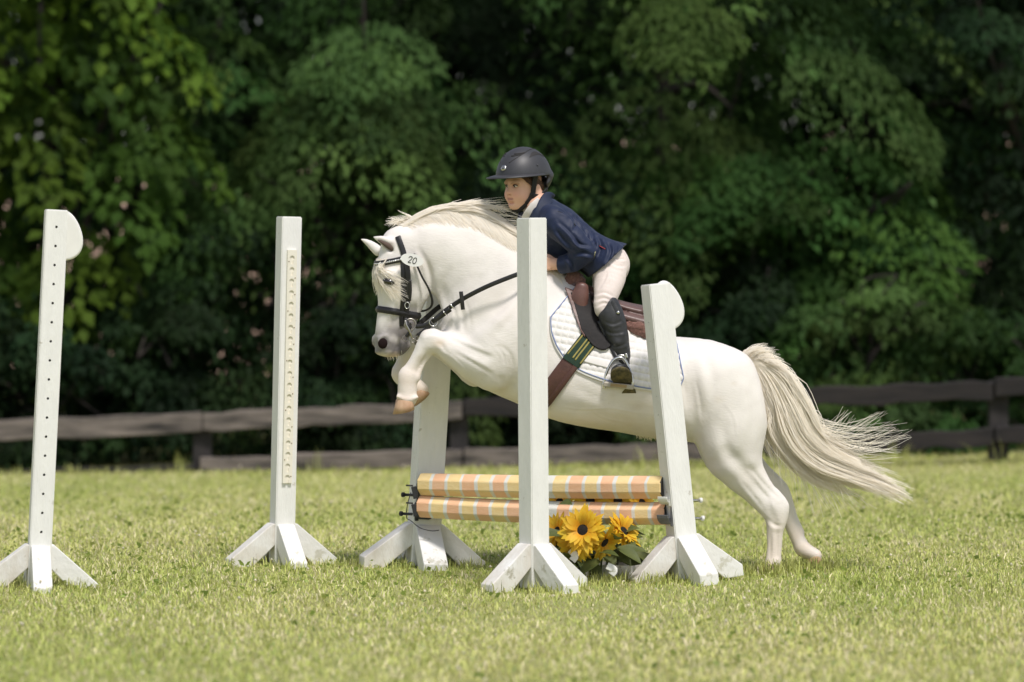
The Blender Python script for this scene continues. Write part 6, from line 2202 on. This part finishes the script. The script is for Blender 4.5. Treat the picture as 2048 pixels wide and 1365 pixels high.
tree('ash_tree', 'large pale green tree with layered drooping boughs above the pony\'s rump', 'tree', 1.20, 28.4, 6.4, 1.50, 0, 0.8, 50, 680, 0.085, lm_pale, 106, 1.0, 1.45, 0.85, 0.58, 0.4)
tree('oak_tree', 'mid green tree with dark open boughs at the upper right', 'tree', 2.75, 29.6, 6.4, 1.35, 0, 1.5, 60, 200, 0.09, lm_mid, 107, 0.9, 1.1, 0.4, 0.42, 0.5)
tree('oak_tree', 'dark green tree at the right edge of the photo', 'tree', 3.75, 28.9, 6.6, 1.25, 0, 0.5, 66, 200, 0.09, lm_dark, 108, 1.1, 1.0, 0.5, 0.4, 0.5)
tree('oak_tree', 'broad low tree behind the fence above the pony\'s tail', 'tree', 2.20, 27.9, 2.45, 1.25, 0, 0.2, 42, 480, 0.085, lm_mid, 109, 1.05, 1.1, 0.75, 0.50, 0.5)
tree('oak_tree', 'low spreading tree behind the middle standard', 'tree', 0.10, 28.3, 2.2, 1.15, 0, 0.2, 60, 300, 0.08, lm_dark, 110, 1.05, 0.9, 0.7, 0.40, 0.45)
# undergrowth right behind the rails
for i, (x, y, h_, r_, mt, br_, lb) in enumerate((
        (-3.5, 27.1, 1.15, 0.7, lm_dark, 0.9, 'dark bush behind the fence at the far left'),
        (-2.35, 27.3, 1.55, 0.75, lm_dark, 1.1, 'leafy bush behind the fence left of the keyhole standard'),
        (-1.35, 27.1, 1.25, 0.65, lm_dark, 1.0, 'dark bush behind the fence right of the keyhole standard'),
        (-0.35, 27.2, 1.35, 0.7, lm_dark, 0.9, 'dark bush behind the fence below the pony\'s chest'),
        (0.65, 27.1, 1.1, 0.7, lm_dark, 0.8, 'dark bush behind the fence below the pony\'s belly'),
        (1.6, 27.0, 1.2, 0.65, lm_dark, 1.1, 'bush behind the fence below the pony\'s tail'),
        (2.45, 26.6, 1.20, 0.55, lm_pale, 0.85, 'pale leafy bush rising above the right-hand rails'),
        (3.35, 26.6, 1.1, 0.7, lm_mid, 0.85, 'green bush behind the fence at the right edge'))):
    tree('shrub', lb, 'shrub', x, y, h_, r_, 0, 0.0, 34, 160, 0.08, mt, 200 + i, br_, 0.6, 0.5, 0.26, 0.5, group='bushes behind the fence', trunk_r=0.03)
# second row closing the view, with two gaps where the bank shows
for k_, (x, y, h_, zl, lb) in enumerate((
        (-5.4, 33.5, 7.0, 0.1, 'dark tree far behind the left edge maple'),
        (-4.25, 34.6, 7.0, 0.1, 'dark tree in the second row behind the maple'),
        (-2.75, 33.8, 7.4, 2.55, 'tall dark tree over the gap where the bare bank shows on the left'),
        (-1.55, 35.0, 7.4, 0.1, 'dark tree deep behind the pony\'s head'),
        (-0.45, 34.2, 7.5, 0.1, 'dark tree deep behind the pony\'s neck'),
        (0.75, 34.8, 7.5, 0.1, 'dark tree deep behind the rider'),
        (1.85, 34.2, 7.5, 0.1, 'dark tree deep behind the pale layered tree'),
        (3.25, 35.0, 7.2, 2.3, 'tall dark tree over the gap where the bare bank shows on the right'),
        (3.95, 36.4, 7.4, 2.2, 'dark tree closing the sky at the upper right'),
        (0.1, 36.6, 7.4, 1.8, 'dark tree closing the sky straight above the helmet'),
        (2.5, 36.6, 7.4, 1.8, 'dark tree closing the sky above the saddle'),
        (-2.2, 36.4, 7.4, 2.5, 'dark tree closing the sky at the upper left'),
        (4.5, 34.0, 7.0, 0.1, 'dark tree in the second row behind the right edge'),
        (5.6, 33.8, 7.0, 0.1, 'dark tree far beyond the right edge'))):
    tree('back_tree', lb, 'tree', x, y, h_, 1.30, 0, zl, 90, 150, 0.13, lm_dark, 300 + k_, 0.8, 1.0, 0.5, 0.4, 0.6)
for k_, (x, y, h_, lb) in enumerate(((-3.0, 33.0, 2.05, 'low thicket below the gap on the left'), (3.3, 33.2, 2.0, 'low thicket below the gap on the right'))):
    tree('thicket', lb, 'shrub', x, y, h_, 0.9, 0, 0.0, 50, 150, 0.11, lm_dark, 340 + k_, 0.9, 0.8, 0.5, 0.3, 0.6, group='bushes behind the fence', trunk_r=0.03)
# ------------------------------------------------------------------ grass
g = np.random.default_rng(77)
def blades(x, y, h, w_, lean, tint):
    n = len(x)
    z = ground_z(x, y)
    a = g.uniform(0, 2 * np.pi, n)
    dx, dy = np.cos(a), np.sin(a)
    fa = a + np.pi / 2 + g.normal(0, 0.5, n)
    sx, sy = np.cos(fa), np.sin(fa)
    V = np.empty((n, 5, 3))
    base = np.stack([x, y, z - 0.004], -1)
    sd = np.stack([sx, sy, np.zeros(n)], -1) * (w_ * 0.5)[:, None]
    m = base + np.stack([dx * lean * h * 0.35, dy * lean * h * 0.35, h * 0.58], -1)
    t = base + np.stack([dx * lean * h, dy * lean * h, h * (1.0 - 0.35 * lean)], -1)
    V[:, 0] = base - sd; V[:, 1] = base + sd; V[:, 2] = m + sd * 0.85; V[:, 3] = m - sd * 0.85; V[:, 4] = t
    i = np.arange(n)[:, None] * 5
    F = np.concatenate([i + np.array([[0, 1, 2, 3]]), i + np.array([[3, 2, 4, 4]])], 0)
    return V.reshape(-1, 3), F, np.repeat(tint, 5, axis=0)

def patchy(x, y, seed):
    r = np.random.default_rng(seed)
    v = np.zeros(len(x))
    for k in range(10):
        f = 0.5 * 1.45 ** k
        a = r.uniform(0, 6.28); 
        v += np.sin((x * math.cos(a) + y * math.sin(a) * 0.8) * f * 2 + r.uniform(0, 6.28)) / 1.25 ** k
    return v / 3.2

N_B = 430000
# more blades where the eye is close, the field seen widens with distance
yy = 11.0 + (26.2 - 11.0) * g.uniform(0, 1, N_B) ** 0.92
half = yy * 0.1333 * 1.28 + 0.3
xx = g.uniform(-1, 1, N_B) * half
dens = patchy(xx, yy, 4)
keep = g.uniform(0, 1, N_B) < 0.80 + 0.3 * dens
xx, yy, dens = xx[keep], yy[keep], dens[keep]
n = len(xx)
pt = patchy(xx, yy, 9)
h = (0.018 + 0.018 * g.uniform(0, 1, n) + 0.028 * g.uniform(0, 1, n) ** 7) * (1 + 0.25 * dens)
w_ = g.uniform(0.0028, 0.0060, n)
lean = g.uniform(0.3, 1.35, n)
kind = g.uniform(0, 1, n)
gcol = np.array([0.385, 0.45, 0.115]); ycol = np.array([0.61, 0.60, 0.225]); dcol = np.array([0.74, 0.66, 0.43]); bcol = np.array([0.20, 0.29, 0.09])
mixy = np.clip(0.45 + 0.5 * pt + g.normal(0, 0.25, n), 0, 1)[:, None]
tint = gcol * (1 - mixy) + ycol * mixy
dry = kind < 0.24 + 0.14 * pt
tint[dry] = dcol * g.uniform(0.7, 1.15, (dry.sum(), 1))
deep = kind > 0.955
tint[deep] = bcol
tint *= 1.22 * g.uniform(0.75, 1.2, (n, 1))
V, F, T = blades(xx, yy, h, w_, lean, tint)
# clover and broad weeds: small flat leaves low in the sward
nc = 9000
yc = 11.0 + 15.0 * g.uniform(0, 1, nc) ** 0.92
xc = g.uniform(-1, 1, nc) * (yc * 0.17 + 0.3)
kc = patchy(xc, yc, 21) > -0.05
xc, yc = xc[kc], yc[kc]; nc = len(xc)
zc_ = ground_z(xc, yc) + g.uniform(0.008, 0.038, nc)
aa = g.uniform(0, 6.28, nc); rr_ = g.uniform(0.006, 0.014, nc)
cv = np.empty((nc, 4, 3))
nrm_t = g.normal(0, 0.35, (nc, 2))
for k in range(4):
    a = aa + k * np.pi / 2
    ox, oy = np.cos(a) * rr_, np.sin(a) * rr_
    cv[:, k] = np.stack([xc + ox, yc + oy, zc_ + ox * nrm_t[:, 0] + oy * nrm_t[:, 1] - oy * 0.5], -1)
cf = np.arange(nc)[:, None] * 4 + np.array([[0, 1, 2, 3]])
ct = np.repeat(np.where(g.uniform(0, 1, (nc, 1)) < 0.5, np.array([[0.30, 0.40, 0.10]]), np.array([[0.46, 0.52, 0.16]])) * g.uniform(0.75, 1.25, (nc, 1)), 4, axis=0)
# clover heads: pale specks
nf = 420
yf = 11.2 + 14.5 * g.uniform(0, 1, nf); xf_ = g.uniform(-1, 1, nf) * (yf * 0.165 + 0.3)
ang8 = np.arange(4) * np.pi / 2
zf = ground_z(xf_, yf) + g.uniform(0.028, 0.055, nf)
rf = g.uniform(0.004, 0.0085, nf)
fv = np.empty((nf, 6, 3))
for k in range(4):
    fv[:, k] = np.stack([xf_ + np.cos(ang8[k]) * rf, yf + np.sin(ang8[k]) * rf, zf], -1)
fv[:, 4] = np.stack([xf_, yf, zf + rf], -1); fv[:, 5] = np.stack([xf_, yf, zf - rf], -1)
ff = np.concatenate([np.arange(nf)[:, None] * 6 + np.array([[k, (k + 1) % 4, 4, 4]]) for k in range(4)] + [np.arange(nf)[:, None] * 6 + np.array([[(k + 1) % 4, k, 5, 5]]) for k in range(4)], 0)
ftint = np.repeat(np.array([[0.84, 0.78, 0.62]]) * g.uniform(0.8, 1.2, (nf, 1)), 6, axis=0)
# long stalks: along the fence, a few in the field, round the feet of the standards and the pony's hooves
def tufts(cx, cy, sx_, sy_, n, h0, h1, w0=0.004):
    x = cx + g.normal(0, sx_, n); y = cy + g.normal(0, sy_, n)
    return x, y, g.uniform(h0, h1, n), np.full(n, w0) * g.uniform(0.7, 1.3, n)
TX, TY, TH, TW = [], [], [], []
for px in np.linspace(-300, 2350, 170):
    Y = fence_Y(px) - 0.12 + g.normal(0, 0.10)
    c = world_pt(px, 900, Y)
    hi = g.choice([0.05, 0.09, 0.22], p=[0.65, 0.27, 0.08])
    a_ = tufts(c.x, c.y, 0.06, 0.05, int(g.integers(6, 18)), 0.04, hi, 0.006)
    for L_, v_ in zip((TX, TY, TH, TW), a_): L_.append(v_)
for o in (std_a, std_b, std_c, std_d, std_e):
    for k in range(26):
        a = g.uniform(0, 6.28); r_ = g.uniform(0.10, 0.30)
        a_ = tufts(o.location.x + math.cos(a) * r_, o.location.y + math.sin(a) * r_, 0.03, 0.03, 14, 0.03, 0.072, 0.0042)
        for L_, v_ in zip((TX, TY, TH, TW), a_): L_.append(v_)
for pu, pw in ((1541, -46), (1634, 46)):
    c = HP((pu, 1142, pw))
    a_ = tufts(c[0], c[1] - 0.05, 0.07, 0.06, 420, 0.035, 0.085, 0.0045)
    for L_, v_ in zip((TX, TY, TH, TW), a_): L_.append(v_)
a_ = tufts(world_pt(1215, 1150, 16.0).x, 15.92, 0.16, 0.05, 420, 0.03, 0.075, 0.0042)
for L_, v_ in zip((TX, TY, TH, TW), a_): L_.append(v_)
for k in range(130):
    y = g.uniform(11.6, 25); x = g.uniform(-1, 1) * (y * 0.15)
    a_ = tufts(x, y, 0.03, 0.03, int(g.integers(3, 9)), 0.04, 0.085, 0.0042)
    for L_, v_ in zip((TX, TY, TH, TW), a_): L_.append(v_)
tx, ty, th_, tw = [np.concatenate(q) for q in (TX, TY, TH, TW)]
nt_ = len(tx)
tt_ = (gcol * 0.9 * (1 - g.uniform(0, 1, (nt_, 1))) + ycol * g.uniform(0.2, 1, (nt_, 1))) * g.uniform(0.7, 1.1, (nt_, 1))
V2, F2, T2 = blades(tx, ty, th_, tw, g.uniform(0.1, 0.6, nt_), tt_)

def tri_quads(V, F):
    q = F[F[:, 2] != F[:, 3]]; t = F[F[:, 2] == F[:, 3]][:, :3]
    tri = np.vstack([q[:, [0, 1, 2]], q[:, [0, 2, 3]], t])
    return tri
parts_ = [(V, F, T), (cv.reshape(-1, 3), cf, ct), (fv.reshape(-1, 3), ff, ftint), (V2, F2, T2)]
VV, FF, TT, o_ = [], [], [], 0
for v_, f_, t_ in parts_:
    VV.append(v_); FF.append(tri_quads(v_, f_) + o_); TT.append(t_); o_ += len(v_)
me = np_mesh('grass', np.vstack(VV), np.vstack(FF), smooth=False)
set_tint(me, np.vstack(TT))
m_grass = pmat('grass_blade', (0.95, 0.95, 0.95), rough=0.55, var=0.05, scale=3, tint=True, trans=0.30, spec=0.25)
go = link('grass', me, m_grass)
go['kind'] = 'stuff'
tag(go, 'short sunlit yellow-green grass of the riding field', 'grass')
